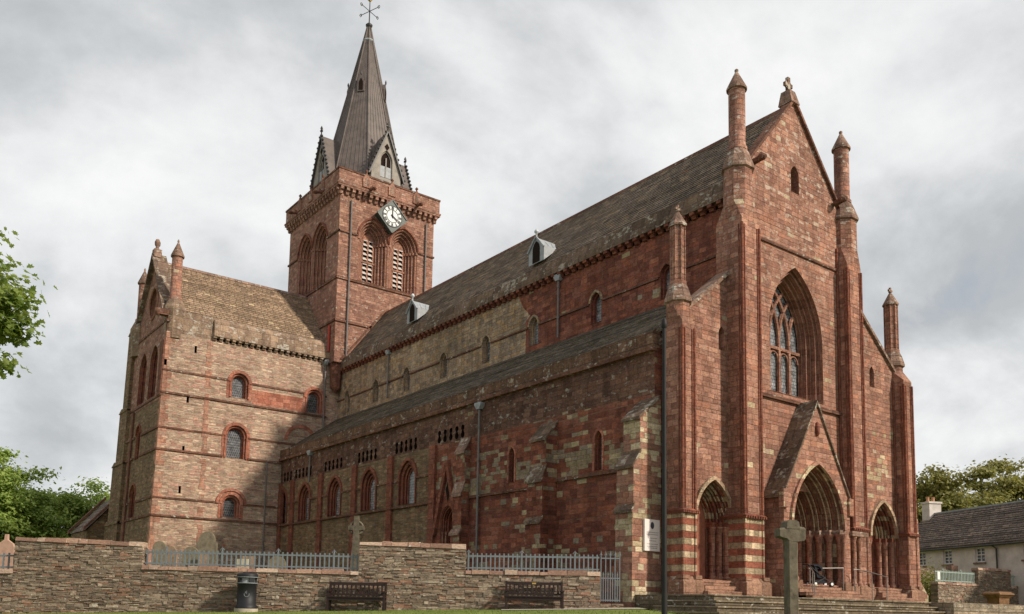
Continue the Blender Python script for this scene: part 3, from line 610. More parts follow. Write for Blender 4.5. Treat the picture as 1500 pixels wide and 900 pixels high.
def column(x, y, z0, z1, r, par, m='deep', ped=None):
    c = MB().lathe((x, y), [(r * 1.7, z0), (r * 1.7, z0 + .1), (r * 1.25, z0 + .2), (r, z0 + .26), (r, z1 - .42), (r * 1.2, z1 - .4), (r * 1.1, z1 - .34), (r * 1.9, z1 - .05), (r * 1.9, z1)], 12)
    o = part(c, 'column', m, par)
    if ped: part(MB().box(x - ped, x + ped, y - ped, y + ped, 1.3, z0 + .01), 'pedestal', 'plinth', par)
for k in range(5):
    for q in (-1, 1):
        column(q * (2.05 - .12 - .2 * k), -.88 + .42 * k, 2.1, 4.57, .13, po, 'mould')
        column(q * (2.05 - .02 - .2 * k), -.88 + .42 * k + .2, 2.1, 4.57, .075, po, 'mould')
for x in (3.02, 3.5): column(x, -.93, 2.1, 4.57, .1, po, 'mould', .2)
for q in (-1, 1):
    column(q * 1.95, -1.05, 2.25, 4.57, .1, po, 'mould', .24)
mb = MB()
for sx in (-1, 1): mb.box(sx * 2.35 - .4, sx * 2.35 + .4, -1.1, .0, 1.2, 2.1)
pieces(mb, 'porch_plinth', 'plinth', po)
for k in range(4): part(MB().box(-2.3, 2.3, -2.15 + .33 * k, 1.1, 1.3, 1.56 + .15 * k), 'porch_step', 'porchstep', po)

# ---------------------------------------------------------------- corner and north buttresses
def buttress(sx, y0, y1, st, m, coping):
    """st: [(x_out, z_where_its_slope_starts, z_where_the_slope_meets_the_next_stage)...] from the ground up"""
    P = [(-8.3, G0), (st[0][0], G0)]; cps = []
    for k, (xo, zt, zti) in enumerate(st):
        xi = st[k + 1][0] if k + 1 < len(st) else -8.47
        P += [(xo, zt), (xi, zti)]; L = [(xo - .1, zt - .1), (xi + .03, zti + .02), (xi + .03, zti + .15), (xo - .1, zt + .04)]
        cps.append([[((a if sx < 0 else -a), y, z) for a, z in L] for y in (y0 - .05, y1 + .05)])
    P.append((-8.3, P[-1][1]))
    b = part(MB().loft([[((a if sx < 0 else -a), y, z) for a, z in P] for y in (y0, y1)]), 'buttress', m)
    for c in cps: part(MB().loft(c), 'weathered_slope', coping, b)
for sx in (-1, 1):
    buttress(sx, 1.2, 2.2, [(-10.07, 4.95, 5.12), (-10.0, 6.85, 7.5), (-9.6, 9.0, 9.98)], 'butt', 'parapet')
mb = MB().loft([[(x, y, z) for x, z in ((8.3, G0), (14.3, G0), (14.3, 1.9), (13.5, 2.7), (13.4, 6.2), (12.75, 7.2), (12.65, 9.1), (11.2, 10.6), (8.3, 10.6))] for y in (1.2, 2.2)]); part(mb, 'south_buttress', 'butt')
buttress(-1, 7.91, 9.1, [(-9.5, 4.95, 5.1), (-9.42, 7.0, 7.7), (-9.2, 9.1, 9.98)], 'buttn', 'parapet')
buttress(-1, 15.41, 16.3, [(-9.12, 4.8, 4.98), (-9.02, 7.0, 7.7), (-8.85, 9.45, 10.28)], 'buttn', 'cap')
# ---------------------------------------------------------------- north aisle wall
XA = -8.47; NA = north(XA)
bays = [22.2, 27.2, 32.3, 37.4, 42.3 - .6]
wl = [arch(11.6, .22, 7.35, 8.8, .25, 5), arch(4.97, .24, 7.25, 8.7, .25, 5)]
def key(y, z): 
    p = []
    for t in np.linspace(-1.1, PI + 1.1, 9): p.append((y + .17 * math.cos(t), z + .30 + .17 * math.sin(t)))
    for t in np.linspace(PI - .7, 2 * PI + .7, 9): p.append((y + .19 * math.cos(t), z - .12 + .19 * math.sin(t)))
    return p
groups = [(15.95, 19.0), (21.1, 24.0), (26.2, 29.1), (31.2, 34.3), (36.3, 39.5), (39.9, 41.7)]
keys = []
for a, b in groups:
    n = 5 if b - a > 2 else 3
    for k in range(n): keys.append(key(a + .3 + (b - a - .6) * k / (n - 1), 10.72))
mb = MB(); mb.wall([(1.43, G0), (15.5, G0), (15.5, 10.3), (1.43, 10.3)], wl, NA)
pd_c = cc_for(.75, .95); pdoor = arch(17.62, .75, 1.2, 5.65, pd_c, 9)
mb.wall([(15.5, G0), (19.2, G0), (19.2, 10.3), (15.5, 10.3)], [pdoor], NA)
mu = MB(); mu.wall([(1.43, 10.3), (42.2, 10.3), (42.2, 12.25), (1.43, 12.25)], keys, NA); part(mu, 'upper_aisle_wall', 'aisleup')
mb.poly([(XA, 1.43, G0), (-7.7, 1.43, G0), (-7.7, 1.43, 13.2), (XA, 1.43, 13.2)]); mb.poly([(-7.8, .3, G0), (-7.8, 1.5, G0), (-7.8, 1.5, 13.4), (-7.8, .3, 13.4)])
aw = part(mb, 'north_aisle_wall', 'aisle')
for k in keys:
    n = len(k); MB().add([NA(a, z, 0) for a, z in k] + [NA(a, z, .3) for a, z in k], [(i, (i + 1) % n, n + (i + 1) % n, n + i) for i in range(n)] + [tuple(range(n, 2 * n))]).build('pierced_opening', 'hole', aw)
awin = [arch(y, .62, 7.08, 8.65 + .0, cc_for(.62, .75), 9) for y in bays[:4]]
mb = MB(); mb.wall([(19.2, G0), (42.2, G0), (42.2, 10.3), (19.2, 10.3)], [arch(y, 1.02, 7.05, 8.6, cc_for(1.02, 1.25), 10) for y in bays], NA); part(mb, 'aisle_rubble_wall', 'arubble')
for i, y in enumerate(bays):
    mb, o_, d_ = orders(NA, y, 1.02, 7.05, 8.6, cc_for(1.02, 1.25), [(0, -.05), (.03, -.05), (.2, .08), (.24, .12), (.42, .24), (.58, .34)], .05)
    w_ = part(mb, 'aisle_window', 'deep'); glaze(NA, o_, .36, 'glass', 'netglass', w_)
    part(hood(NA, y, 1.02, 8.6, 8.6, cc_for(1.02, 1.25), .16, .1), 'hood_mould', 'deep', w_)
for wlz, y, h in ((wl[0], 11.6, .22), (wl[1], 4.97, .24)):
    z0, zs = (7.35, 8.8) if y > 8 else (7.25, 8.7)
    mb, o_, d_ = orders(NA, y, h, z0, zs, .25, [(0, .1), (.05, .16), (.07, .3)]); w_ = part(mb, 'north_lancet', 'deep'); glaze(NA, o_, .32, 'glass', 'glass', w_)
    hd = hood(NA, y, h + .02, zs, zs, .25, .12, .03); hd.box(XA - .03, XA + .05, y - h - .14, y - h - .02, z0, zs); hd.box(XA - .03, XA + .05, y + h + .02, y + h + .14, z0, zs); part(hd, 'surround', 'quoin', w_)
mb = MB()      # red pilaster strips, quoins beside the windows
for y in (19.24, 24.29, 29.24, 34.58, 39.6, 42.0): mb.box(XA - .16, XA + .1, y - .32, y + .32, G0, 10.35)
pieces(mb, 'pilaster_strip', 'deep', CA)
mb = MB()
mb.box(XA - .12, XA + .1, 19.3, 42.2, 6.8, 6.96); mb.box(XA - .2, XA + .1, 19.05, 42.2, 6.84, 6.9)
for a, b in zip([19.3] + [y + 1.1 for y in bays], [y - 1.1 for y in bays] + [42.2]): 
    if b > a: mb.box(XA - .09, XA + .1, a, b, 8.56, 8.68)
mb.box(XA - .13, XA + .1, 2.2, 7.95, 6.98, 7.14); mb.box(XA - .13, XA + .1, 9.0, 15.3, 6.8, 6.94)
mb.box(XA - .24, XA + .1, 1.38, 42.2, 12.18, 12.34)
pieces(mb, 'aisle_string_course', 'string', CA)
mb = MB()      # parapet with sloped coping
mb.loft([[(XA - .12, y, 12.34), (XA + .5, y, 12.34), (XA + .5, y, 13.05), (XA + .2, y, 13.2), (XA - .16, y, 13.05), (XA - .16, y, 12.95)] for y in (1.4, 42.2)])
part(mb, 'aisle_parapet', 'aparapet')
# north portal in the aisle wall
mb, o_, d_ = orders(NA, 17.62, .75, 1.2, 5.65, pd_c, [(0, .1), (.1, .18), (.12, .34), (.24, .44), (.27, .7)], .05, False)
npz = part(mb, 'north_portal', 'deep'); mb = MB(); mb.wall(o_, [], NA, .72); part(mb, 'door', 'door', npz)
mb = MB().prism([(19.0, 4.9), (17.75, 9.1), (17.45, 9.1), (16.2, 4.9), (16.45, 4.9), (17.6, 8.7), (18.75, 4.9)], NA, -.22, .05); part(mb, 'gablet', 'deep', npz)
mb = MB().prism([(17.62, 6.75), (17.36, 7.5), (17.62, 8.3), (17.88, 7.5)], NA, -.004, .06); part(mb, 'niche', 'hole', npz)
for q in (-1, 1):
    for ins in (.06, .2): part(MB().lathe((XA + .1 + ins, 17.62 + q * (.75 - ins)), [(.1, 1.2), (.065, 1.4), (.065, 4.9), (.1, 5.1)], 8), 'column', 'mould', npz)
# south aisle (mostly out of sight)
mb = MB().box(8.2, 8.47, 1.43, 42, G0, 13.1); part(mb, 'south_aisle_wall', 'aisle')
# ---------------------------------------------------------------- clerestory
XC = -3.67; NC = north(XC); cw = [40.4, 35.5, 30.8, 25.8, 20.75, 15.8, 10.3, 5.05]
ca = [arch(y, .42, 16.75, 17.95, cc_for(.42, .55), 7) for y in cw]
bd = [(17.4, 20.25), (16.9, 19.4), (16.2, 18.7), (16.6, 18.4), (16.6, 16.0)]
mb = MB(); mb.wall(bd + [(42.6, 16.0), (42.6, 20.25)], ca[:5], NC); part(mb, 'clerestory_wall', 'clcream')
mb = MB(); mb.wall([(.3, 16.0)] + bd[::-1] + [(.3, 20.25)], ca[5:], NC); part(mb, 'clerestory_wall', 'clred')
for i, y in enumerate(cw):
    mb, o_, d_ = orders(NC, y, .42, 16.75, 17.95, cc_for(.42, .55), [(0, .12), (.09, .17), (.13, .32)]); w_ = part(mb, 'clerestory_window', 'clcream' if i < 6 else 'deep'); glaze(NC, o_, .33, 'glass', 'netglass' if i > 4 else 'glass', w_)
    part(hood(NC, y, .42, 17.9, 17.95, cc_for(.42, .55), .13, .07), 'hood_mould', 'clcream' if i < 7 else 'deep', w_)
mb = MB(); cs = sorted(cw)
for a, b in zip([.5] + [y + .55 for y in cs], [y - .55 for y in cs] + [42.6]): mb.box(XC - .08, XC + .1, a, b, 17.86, 17.97)
pieces(mb, 'clerestory_string_course', 'string', CA)
def corbels(axis, a0, a1, step, face, z, table, name, m, h=.34, d=.3, w=.2):
    """a run of corbels, each a piece of its own under the course it carries"""
    n = int(round(abs(a1 - a0) / step))
    prof = [(0, 0), (d * .45, .02), (d * .6, h * .45), (d, h * .55), (d, h), (0, h)]
    for k in range(n + 1):
        a = a0 + (a1 - a0) * k / n; f = (lambda q: (face - q[0], a + s_ * w / 2, z + q[1])) if axis == 'y' else (lambda q: (a + s_ * w / 2, face - q[0], z + q[1]))
        rings = []
        for s_ in (-1, 1): rings.append([f(q) for q in prof])
        MB().loft(rings).build(name, m, table)
ct = part(MB().box(XC - .1, XC + .05, .6, 42.2, 20.44, 20.5), 'corbel_table', 'deep'); corbels('y', .9, 42.2, .56, XC, 20.18, ct, 'corbel', 'deep', .32, .34, .27)
mb = MB().loft([[(XC - .36, y, 20.5), (XC + .4, y, 20.5), (XC + .4, y, 21.4), (XC + .1, y, 21.55), (XC - .2, y, 21.45), (XC - .36, y, 20.75)] for y in (.6, 42.7)]); part(mb, 'nave_parapet', 'parapet')
mb = MB().box(3.67, 3.9, .3, 42, 16, 21.4); part(mb, 'south_clerestory_wall', 'clred')
def courses(mb, e0, e1, r0, r1, n, lift=.035, jit=.012):
    """overlapping courses of slates between an eave line and a ridge line"""
    e0, e1, r0, r1 = map(Vector, (e0, e1, r0, r1)); nn = (e1 - e0).cross(r0 - e0).normalized()
    if nn.z < 0: nn = -nn
    rs = random.Random(int(abs(e0.x * 13 + e0.y * 7)) + n); seg = max(2, int((e1 - e0).length / 1.6))
    for k in range(n):
        t0, t1 = k / n, min(1, (k + 1.12) / n); lo = []; hi = []; un_ = []
        for q in range(seg + 1):
            f = q / seg; l = lift + rs.uniform(-jit, jit); dn = rs.uniform(-.012, .012)
            a = (e0.lerp(r0, t0)).lerp(e1.lerp(r1, t0), f); b = (e0.lerp(r0, t1)).lerp(e1.lerp(r1, t1), f); a = a + (a - b) * dn
            lo.append(a + nn * l); hi.append(b + nn * .004); un_.append(a - nn * .02)
        mb.strip(lo, hi); mb.strip(un_, lo)
    return mb
# nave roof
mb = MB(); rz = 26.18
courses(mb, (-3.75, .2, 21.3), (-3.75, 41.1, 21.3), (0, .2, rz), (0, 41.1, rz), 25, .045); mb.poly([(3.75, .2, 21.3), (0, .2, rz), (0, 41.1, rz), (3.75, 41.1, 21.3)])
nr = part(mb, 'nave_roof', 'slate')
mb = courses(MB(), (XA + .2, 1.0, 13.1), (XA + .2, 42.2, 13.1), (-3.6, 1.0, 16.42), (-3.6, 42.2, 16.42), 26, .03); part(mb, 'aisle_roof', 'aslate')
mb = MB().poly([(-XA - .2, 1.0, 13.1), (3.6, 1.0, 16.42), (3.6, 42.2, 16.42), (-XA - .2, 42.2, 13.1)]); part(mb, 'south_aisle_roof', 'aslate')
mb = MB().loft([[(-.14, y, rz - .12), (.14, y, rz - .12), (.06, y, rz + .1), (-.06, y, rz + .1)] for y in (.5, 41.1)]); part(mb, 'ridge', 'string', nr)
def slope_x(z): return -3.75 * (rz - z) / (rz - 21.3)
for yv in (30.6, 15.9):
    z0 = 22.0; zr = 23.65; w = .74; xf_ = slope_x(z0) - .28; xb = slope_x(zr) + .2; xe = slope_x(22.95) + .1
    # gabled lead box standing out of the slope
    P = lambda x: [(x, yv - w, z0 + (0 if x == xf_ else .95)), (x, yv - w, 22.95), (x, yv, zr), (x, yv + w, 22.95), (x, yv + w, z0 + (0 if x == xf_ else .95))]
    mb = MB(); A = P(xf_); mb.poly(A)
    mb.add([A[1], A[2], A[3], (xb, yv, zr - .02), (xe, yv - w, 22.95), (xe, yv + w, 22.95), A[0], A[4]], [(0, 1, 3, 4), (1, 2, 5, 3), (6, 0, 4), (7, 2, 5)])
    for t in (.33, .66, .97):
        for q in (-1, 1): mb.tube([(xf_ + (xb - xf_) * t, yv, zr - .02), (xf_ + (xe - xf_) * t, yv + q * w, 22.96)], .03, 5)
    v_ = part(mb, 'roof_vent', 'palelead', nr) if False else part(mb, 'roof_vent', 'lead')
    mb = MB().prism(arch(yv, .34, 22.05, 22.85, .3, 7), north(xf_ - .03), 0, .02); part(mb, 'vent_opening', 'hole', v_)
    mb = MB()
    for q in (-1, 1): mb.bar((xf_ - .06, yv + q * (w + .05), 22.82), (xf_ - .06, yv, zr + .06), .09)
    part(mb, 'bargeboard', 'lead', v_)
    mb = MB().lathe((xf_, yv), [(.05, zr), (.05, zr + .25), (.14, zr + .32), (.15, zr + .42), (.05, zr + .55)], 10); part(mb, 'ball_finial', 'palelead', v_)

# ---------------------------------------------------------------- transept
YT = 42.2; XG = -18.3; TZ = 21.15
bat = lambda z: -18.12 - .024 * (22 - z)
TW = west(YT); TN = lambda a, z, d: (bat(z) + d, a, z)
mb = MB()
tw = [(-12.28, .5, 16.85, 18.1), (-5.82, .5, 16.6, 17.85), (-12.35, .62, 12.0, 13.75), (-12.5, .47, 7.3, 8.35)]
tws = [arch(x, hw + .28, z0, zs, 0, 9) for x, hw, z0, zs in tw]
sl = [(-15.89, 20.1), (-16.28, 16.13), (-16.4, 12.2), (-16.5, 9.1)]
slh = [[(x - .09, z - .28), (x - .09, z + .28), (x + .09, z + .28), (x + .09, z - .28)] for x, z in sl]
mb.wall([(bat(G0), G0), (-3.6, G0), (-3.6, TZ), (bat(TZ), TZ)], tws + slh, TW); part(mb, 'transept_west_wall', 'rubble')
mb = MB()
for q in slh: mb.add([TW(a, z, 0) for a, z in q] + [TW(a, z, .25) for a, z in q], [(0, 1, 5, 4), (1, 2, 6, 5), (2, 3, 7, 6), (3, 0, 4, 7), (4, 5, 6, 7)])
pieces(mb, 'slit_window', 'hole', CA)
for x, hw, z0, zs in tw:
    h = hw + .28
    mb, o_, d_ = orders(TW, x, h, z0, zs, 0, [(0, -.04), (.02, -.04), (.14, .12), (.18, .15), (.28, .45)], .045); w_ = part(mb, 'transept_window', 'quoin'); glaze(TW, o_, .47, 'glass', 'glass', w_)
    hd = hood(TW, x, h, zs - .1, zs, 0, .2, .09)
    if z0 < 8: hood(TW, x, h + .28, zs, zs, 0, .2, .13, hd)
    for q in (-1, 1): hd.box(x + q * (h + .12) - .14, x + q * (h + .12) + .14, YT - .025, YT + .05, z0 - .1, zs); hd.lathe((x + q * (h - .04), YT - .03), [(.09, z0), (.06, z0 + .1), (.06, zs - .18), (.1, zs - .05)], 8)
    part(hd, 'hood_mould', 'quoin', w_)
mb = MB()   # blind relieving arch half hidden by the aisle roof, patch of red ashlar
hood(TW, -6.9, 1.15, 13.7, 14.0, 0, .3, .05, mb); part(mb, 'blind_arch', 'quoin')
mb = MB().box(-11.2, -6.9, YT - .012, YT + .05, 16.55, 17.7); part(mb, 'ashlar_patch', 'quoin')
mb = MB()   # corner quoins and pilaster strip
z = 1.0; k = 0
while z < 20.9:
    h = random.uniform(.34, .5); w = (.34, .62)[k % 2] + random.uniform(-.08, .1); k += 1
    if random.random() < .88: mb = MB().loft([[(bat(q) - .02, YT - .022, q), (bat(q) + w, YT - .022, q), (bat(q) + w, YT + .3, q), (bat(q) - .02, YT + .3 + (.3 if k % 2 else 0), q)] for q in (z, z + h - .012)]); part(mb, 'corner_quoin', 'trpil')
    z += h
mb = MB(); z = 4.0
while z < 20.8:
    h = random.uniform(.28, .42); w = random.choice((.16, .26, .21)); x = -14.82 + random.uniform(-.05, .05)
    if random.random() < .72: mb.box(x - w, x + w, YT - .03, YT + .03, z, z + h - .015)
    z += h
pieces(mb, 'pilaster_block', 'trpil', CA)
mb = MB()
for z, pr_ in ((18.15, .07), (16.4, .1), (13.72, .07), (12.05, .1), (8.4, .07), (7.05, .12)):
    gaps = []
    for x, hw, z0, zs in tw:
        if z0 < z < zs + hw + .3: gaps.append((x - hw - .4, x + hw + .4))
    xs = bat(z) - .06
    for a, b in sorted(gaps): mb.box(xs, a, YT - pr_, YT + .05, z - .07, z + .07); xs = b
    mb.box(xs, -4.7, YT - pr_, YT + .05, z - .07, z + .07)
pieces(mb, 'transept_string_course', 'string', CA)
ct = part(MB().box(-14.6, -4.8, YT - .08, YT + .05, 21.32, 21.378), 'corbel_course', 'trparapet'); corbels('x', -14.5, -4.9, .5, YT, 21.08, ct, 'transept_corbel', 'trparapet', .3, .3, .26)  # corbels like those of the nave, along the transept
mb = MB().loft([[(x, YT - .34, 21.38), (x, YT + .3, 21.38), (x, YT + .3, 22.75), (x, YT + .1, 22.95), (x, YT - .2, 22.6), (x, YT - .34, 21.65)] for x in (-14.6, -4.3)])
mb.box(-17.2, -14.6, YT - .02, YT + .3, TZ, 22.9); part(mb, 'transept_parapet', 'trparapet')
# gable wall to the north
lans = [arch(48.0, 1.0, 16.4, 19.3, cc_for(1.0, 1.35), 9), arch(44.95, 1.0, 16.4, 19.3, cc_for(1.0, 1.35), 9)]
rose = [(46.4 + 1.15 * math.cos(t), 24.4 + 1.3 * math.sin(t)) for t in np.linspace(0, 2 * PI, 24, endpoint=False)]
lows = [arch(47.75, .62, 11.9, 13.9, cc_for(.62, .75), 7), arch(47.9, .8, 7.25, 8.9, cc_for(.8, .95), 7)]
YE = 51.2
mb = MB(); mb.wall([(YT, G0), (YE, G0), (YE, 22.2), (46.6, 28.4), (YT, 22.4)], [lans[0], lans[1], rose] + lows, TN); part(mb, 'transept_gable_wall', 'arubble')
mb = MB(); mb.wall([(YT + .02, 15.9), (YE, 15.9), (YE, 22.2), (46.6, 28.4), (YT + .02, 22.4)], [lans[0], lans[1], rose], TN, -.03); part(mb, 'gable_ashlar', 'tower')
for c, hw, z0, zs, r_ in ((48.0, 1.0, 16.4, 19.3, 1.35), (44.95, 1.0, 16.4, 19.3, 1.35)):
    mb, o_, d_ = orders(TN, c, hw, z0, zs, cc_for(hw, r_), [(0, .12), (.15, .2), (.18, .4), (.34, .5), (.4, .7)], .06); w_ = part(mb, 'gable_lancet', 'deep'); glaze(TN, o_, .72, 'glass', 'glass', w_)
for c, hw, z0, zs, r_ in ((47.75, .62, 11.9, 13.9, .75), (47.9, .8, 7.25, 8.9, .95)):
    mb, o_, d_ = orders(TN, c, hw, z0, zs, cc_for(hw, r_), [(0, .1), (.12, .15), (.16, .3), (.26, .36), (.3, .5)], .05); w_ = part(mb, 'gable_window', 'deep'); glaze(TN, o_, .52, 'glass', 'glass', w_)
    part(hood(TN, c, hw, zs, zs, cc_for(hw, r_), .14, .09), 'hood_mould', 'deep', w_)
mb = MB(); r2_ = [(46.4 + .9 * math.cos(t), 24.4 + 1.02 * math.sin(t)) for t in np.linspace(0, 2 * PI, 24, endpoint=False)]
f = lambda L, d: [TN(a, z, d) for a, z in L + L[:1]]
mb.strip(f(rose, -.12), f(rose, .25)); mb.strip(f(rose, .25), f(r2_, .25)); mb.strip(f(r2_, .25), f(r2_, .5)); mb.tube(f(rose, -.06), .1, 6)
rw = part(mb, 'round_window', 'mould'); mb = MB().poly([TN(a, z, .5) for a, z in r2_]); part(mb, 'glass', 'glass', rw)
mb = MB()
for t in np.linspace(0, PI, 4, endpoint=False): mb.bar(TN(46.4 - .9 * math.cos(t), 24.4 - .95 * math.sin(t), .42), TN(46.4 + .9 * math.cos(t), 24.4 + .95 * math.sin(t), .42), .1)
part(mb, 'tracery', 'mould', rw)
mb = MB()
for z in (22.0, 16.2, 13.72, 12.05, 8.4, 7.05):
    segs = [(YT - .05, YE + .1)]
    for c, hw, a, b in ((47.75, .8, 11.9, 14.5), (47.9, 1.0, 7.3, 9.8)):
        if a < z < b: segs = [(YT - .05, c - hw), (c + hw, YE + .1)]
    for a, b in segs: mb.loft([[(bat(z) - e, y, z + q) for e, q in ((.1, -.08), (-.2, -.08), (-.2, .08), (.1, .08))] for y in (a, b)])
pieces(mb, 'gable_string_course', 'string', CA)
mb = MB()
for y, w in ((49.6, .22), (44.6, .0)):
    if w: mb.loft([[(bat(z) - .14, y - w, z), (bat(z) - .14, y + w, z), (bat(z) + .2, y + w, z), (bat(z) + .2, y - w, z)] for z in (G0, 16)])
mb.loft([[(bat(z) - .14, YT + .0, z), (bat(z) - .14, YT + .9, z), (bat(z) + .2, YT + .9, z), (bat(z) + .2, YT, z)] for z in (16.2, 20.5)])
pieces(mb, 'gable_pilaster', 'dkred', CA)
mb = MB(); L = [(51.0, 52.5, 16.5, 23.2), (50.9, 53.3, 12.0, 16.5), (50.8, 54.2, 7.0, 12.0), (50.8, 55.0, G0, 7.0)]
for y0, y1, z0, z1 in L: mb.loft([[(bat(z) - .28, y0, z), (bat(z) - .28, y1, z), (bat(z) + 1.6, y1, z), (bat(z) + 1.6, y0, z)] for z in (z0, z1 + .02)]); mb.loft([[(bat(z1) - .36, y0, z1 - .1), (bat(z1) - .36, y1 + .1, z1 - .1), (bat(z1) + 1.6, y1 + .1, z1 - .1), (bat(z1) + 1.6, y0, z1 - .1)], [(bat(z1) - .3, y0, z1 + .12), (bat(z1) - .3, y1 - .5, z1 + .3), (bat(z1) + 1.6, y1 - .5, z1 + .3), (bat(z1) + 1.6, y0, z1 + .12)]])
part(mb, 'stepped_corner_buttress', 'arubble')
mb = MB()   # gable copings with broad tops
mb.loft([[(-18.45, YT + .3, 22.5), (-17.3, YT + .3, 22.5), (-17.3, YT + .3, 22.72), (-18.45, YT + .3, 22.72)], [(-18.45, 46.6, 28.35), (-17.3, 46.6, 28.35), (-17.3, 46.6, 28.62), (-18.45, 46.6, 28.62)]])
mb.loft([[(-18.45, YE, 22.2), (-17.5, YE, 22.2), (-17.5, YE, 22.42), (-18.45, YE, 22.42)], [(-18.45, 46.6, 28.35), (-17.5, 46.6, 28.35), (-17.5, 46.6, 28.62), (-18.45, 46.6, 28.62)]])
part(mb, 'gable_coping', 'parapet')
mb = MB().box(-18.35, -17.75, 46.3, 46.9, 28.3, 28.95); mb.lathe((-18.05, 46.6), [(.2, 28.95), (.12, 29.2), (.22, 29.35), (.24, 29.6), (.12, 29.85)], 8, 0); part(mb, 'gable_finial', 'cap')
for y, zb in ((42.75, 22.0), (50.6, 22.2)):
    xx = -17.5 if y < 45 else -17.9
    mb = MB().lathe((xx, y), [(.72, zb - 1.3), (.74, zb), (.86, zb + .9), (.86, zb + 1.1), (.56, zb + 1.75), (.5, zb + 1.85)], 8, PI / 8, False); t_ = part(mb, 'corner_turret', 'trparapet')
    mb = MB().lathe((xx, y), [(.52, zb + 1.8), (.52, zb + 1.95), (.42, zb + 2.0), (.40, 27.3)], 18); pn = part(mb, 'pinnacle', 'turret', t_)
    mb = MB().lathe((xx, y), [(.5, 27.25), (.52, 27.35), (.06, 28.45), (.09, 28.55), (.03, 28.7)], 18); part(mb, 'conical_cap', 'cap', t_)
mb = MB().box(-18.75, -18.1, 42.0, 42.5, 22.3, 22.75); mb.lathe((-18.85, 42.2), [(.1, 22.2), (.26, 22.35), (.26, 22.7), (.1, 22.8)], 8, 0); part(mb, 'gable_kneeler', 'string')
mb = courses(MB(), (-17.9, YT + .15, 22.55), (-4.6, YT + .15, 22.55), (-17.9, 47.0, 28.15), (-4.6, 47.0, 28.15), 27, .035); mb.poly([(-17.9, YE, 22.55), (-4.6, YE, 22.55), (-4.6, 47.0, 28.15), (-17.9, 47.0, 28.15)])
trr = part(mb, 'transept_roof', 'trslate')
mb = MB().loft([[(x, 47 - .14, 28.05), (x, 47 + .14, 28.05), (x, 47.06, 28.27), (x, 46.94, 28.27)] for x in (-17.4, -4.7)]); part(mb, 'ridge', 'cap', trr)
mb = MB().box(-18, -4.6, YE - .3, YE, G0, 22.5); part(mb, 'transept_east_wall', 'rubble')
# lean-to east of the transept
mb = MB(); mb.poly([(-20.1, 56, 6.6), (-17.3, 56, 9.8), (-17.3, 62.4, 9.8), (-20.1, 62.4, 6.6)]); lr = part(mb, 'chapel_roof', 'hslate')
mb = MB()
for y in (56, 62.4): mb.loft([[(-20.25, y - .25, 6.55), (-20.25, y + .25, 6.55), (-20.25, y + .25, 6.85), (-20.25, y - .25, 6.85)], [(-17.2, y - .25, 10.0), (-17.2, y + .25, 10.0), (-17.2, y + .25, 10.3), (-17.2, y - .25, 10.3)]])
part(mb, 'roof_coping', 'string', lr)
mb = MB().loft([[(-19.95, 56.1, G0), (-14, 56.1, G0), (-14, 56.1, 9.9), (-17.3, 56.1, 9.75), (-19.95, 56.1, 6.6)], [(-19.95, 62.3, G0), (-14, 62.3, G0), (-14, 62.3, 9.9), (-17.3, 62.3, 9.75), (-19.95, 62.3, 6.6)]]); part(mb, 'chapel_wall', 'arubble')

# ---------------------------------------------------------------- tower
T0, T1, TX = 41.0, 51.4, 4.75
NT = north(-TX); WT = west(T0)
bcc = cc_for(1.5, 1.95)
bel = [(-1.45, 'w'), (1.62, 'w')]; belN = [44.75, 47.85]
hw_ = [arch(c, 1.46, 28.55, 32.45, bcc, 10) for c, _ in bel]; hn = [arch(c, 1.46, 28.55, 32.45, bcc, 10) for c in belN]
mb = MB(); mb.wall([(-TX, 21), (TX, 21), (TX, 36.2), (-TX, 36.2)], hw_, WT); mb.wall([(T0, 21), (T1, 21), (T1, 36.2), (T0, 36.2)], hn, NT)
mb.box(-TX + .02, TX, T1 - .3, T1, 18, 36.2); mb.box(TX - .3, TX, T0 + .02, T1, 18, 36.2); part(mb, 'tower_wall', 'tower')
def belfry(Mf, c):
    mb, o_, d_ = orders(Mf, c, 1.46, 28.55, 32.45, bcc, [(0, .12), (.13, .16), (.16, .34), (.33, .40), (.36, .58), (.53, .64), (.56, .82), (.72, .88), (.75, 1.02), (.90, 1.08)], .075)
    b = part(mb, 'belfry_opening', 'mould')
    part(hood(Mf, c, 1.46, 32.4, 32.45, bcc, .13, .09), 'hood_mould', 'deep', b)
    cap = MB()
    for k in range(5):
        ins = .06 + .18 * k; dep = .1 + .23 * k
        for q in (-1, 1): cap.prism([(c + q * (1.46 - ins) - .11, 32.25), (c + q * (1.46 - ins) + .11, 32.25), (c + q * (1.46 - ins) + .11, 32.5), (c + q * (1.46 - ins) - .11, 32.5)], Mf, dep - .12, dep + .1)
    pieces(cap, 'capital_band', 'mould', b)
    wl_ = MB(); oi = arch(c, .60, 28.6, 32.45, bcc, 8)
    lts = [arch(c + q * .27, .19, 28.75, 32.3, .25, 6) for q in (-1, 1)]
    wl_.wall(oi, lts, Mf, .95); part(wl_, 'twin_light_frame', 'mould', b)
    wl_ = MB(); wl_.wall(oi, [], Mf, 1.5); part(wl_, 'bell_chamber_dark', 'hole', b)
    lv = MB()
    for q in (-1, 1):
        for k in range(10):
            z = 28.8 + k * .43; x = c + q * .27
            lv.prism([(x - .2, z), (x + .2, z), (x + .2, z + .045), (x - .2, z + .045)], lambda a, zz, d: Mf(a, zz + (d - .95) * 1.25, d), .90, 1.16)
    pieces(lv, 'louvre', 'louvrep', b)
    mb = MB(); mb.prism([(c - .75, 30.6), (c + .75, 30.6), (c + .75, 30.75), (c - .75, 30.75)], Mf, .88, 1.0); part(mb, 'transom', 'mould', b)
for c, _ in bel: belfry(WT, c)
for c in belN: belfry(NT, c)
mb = MB()
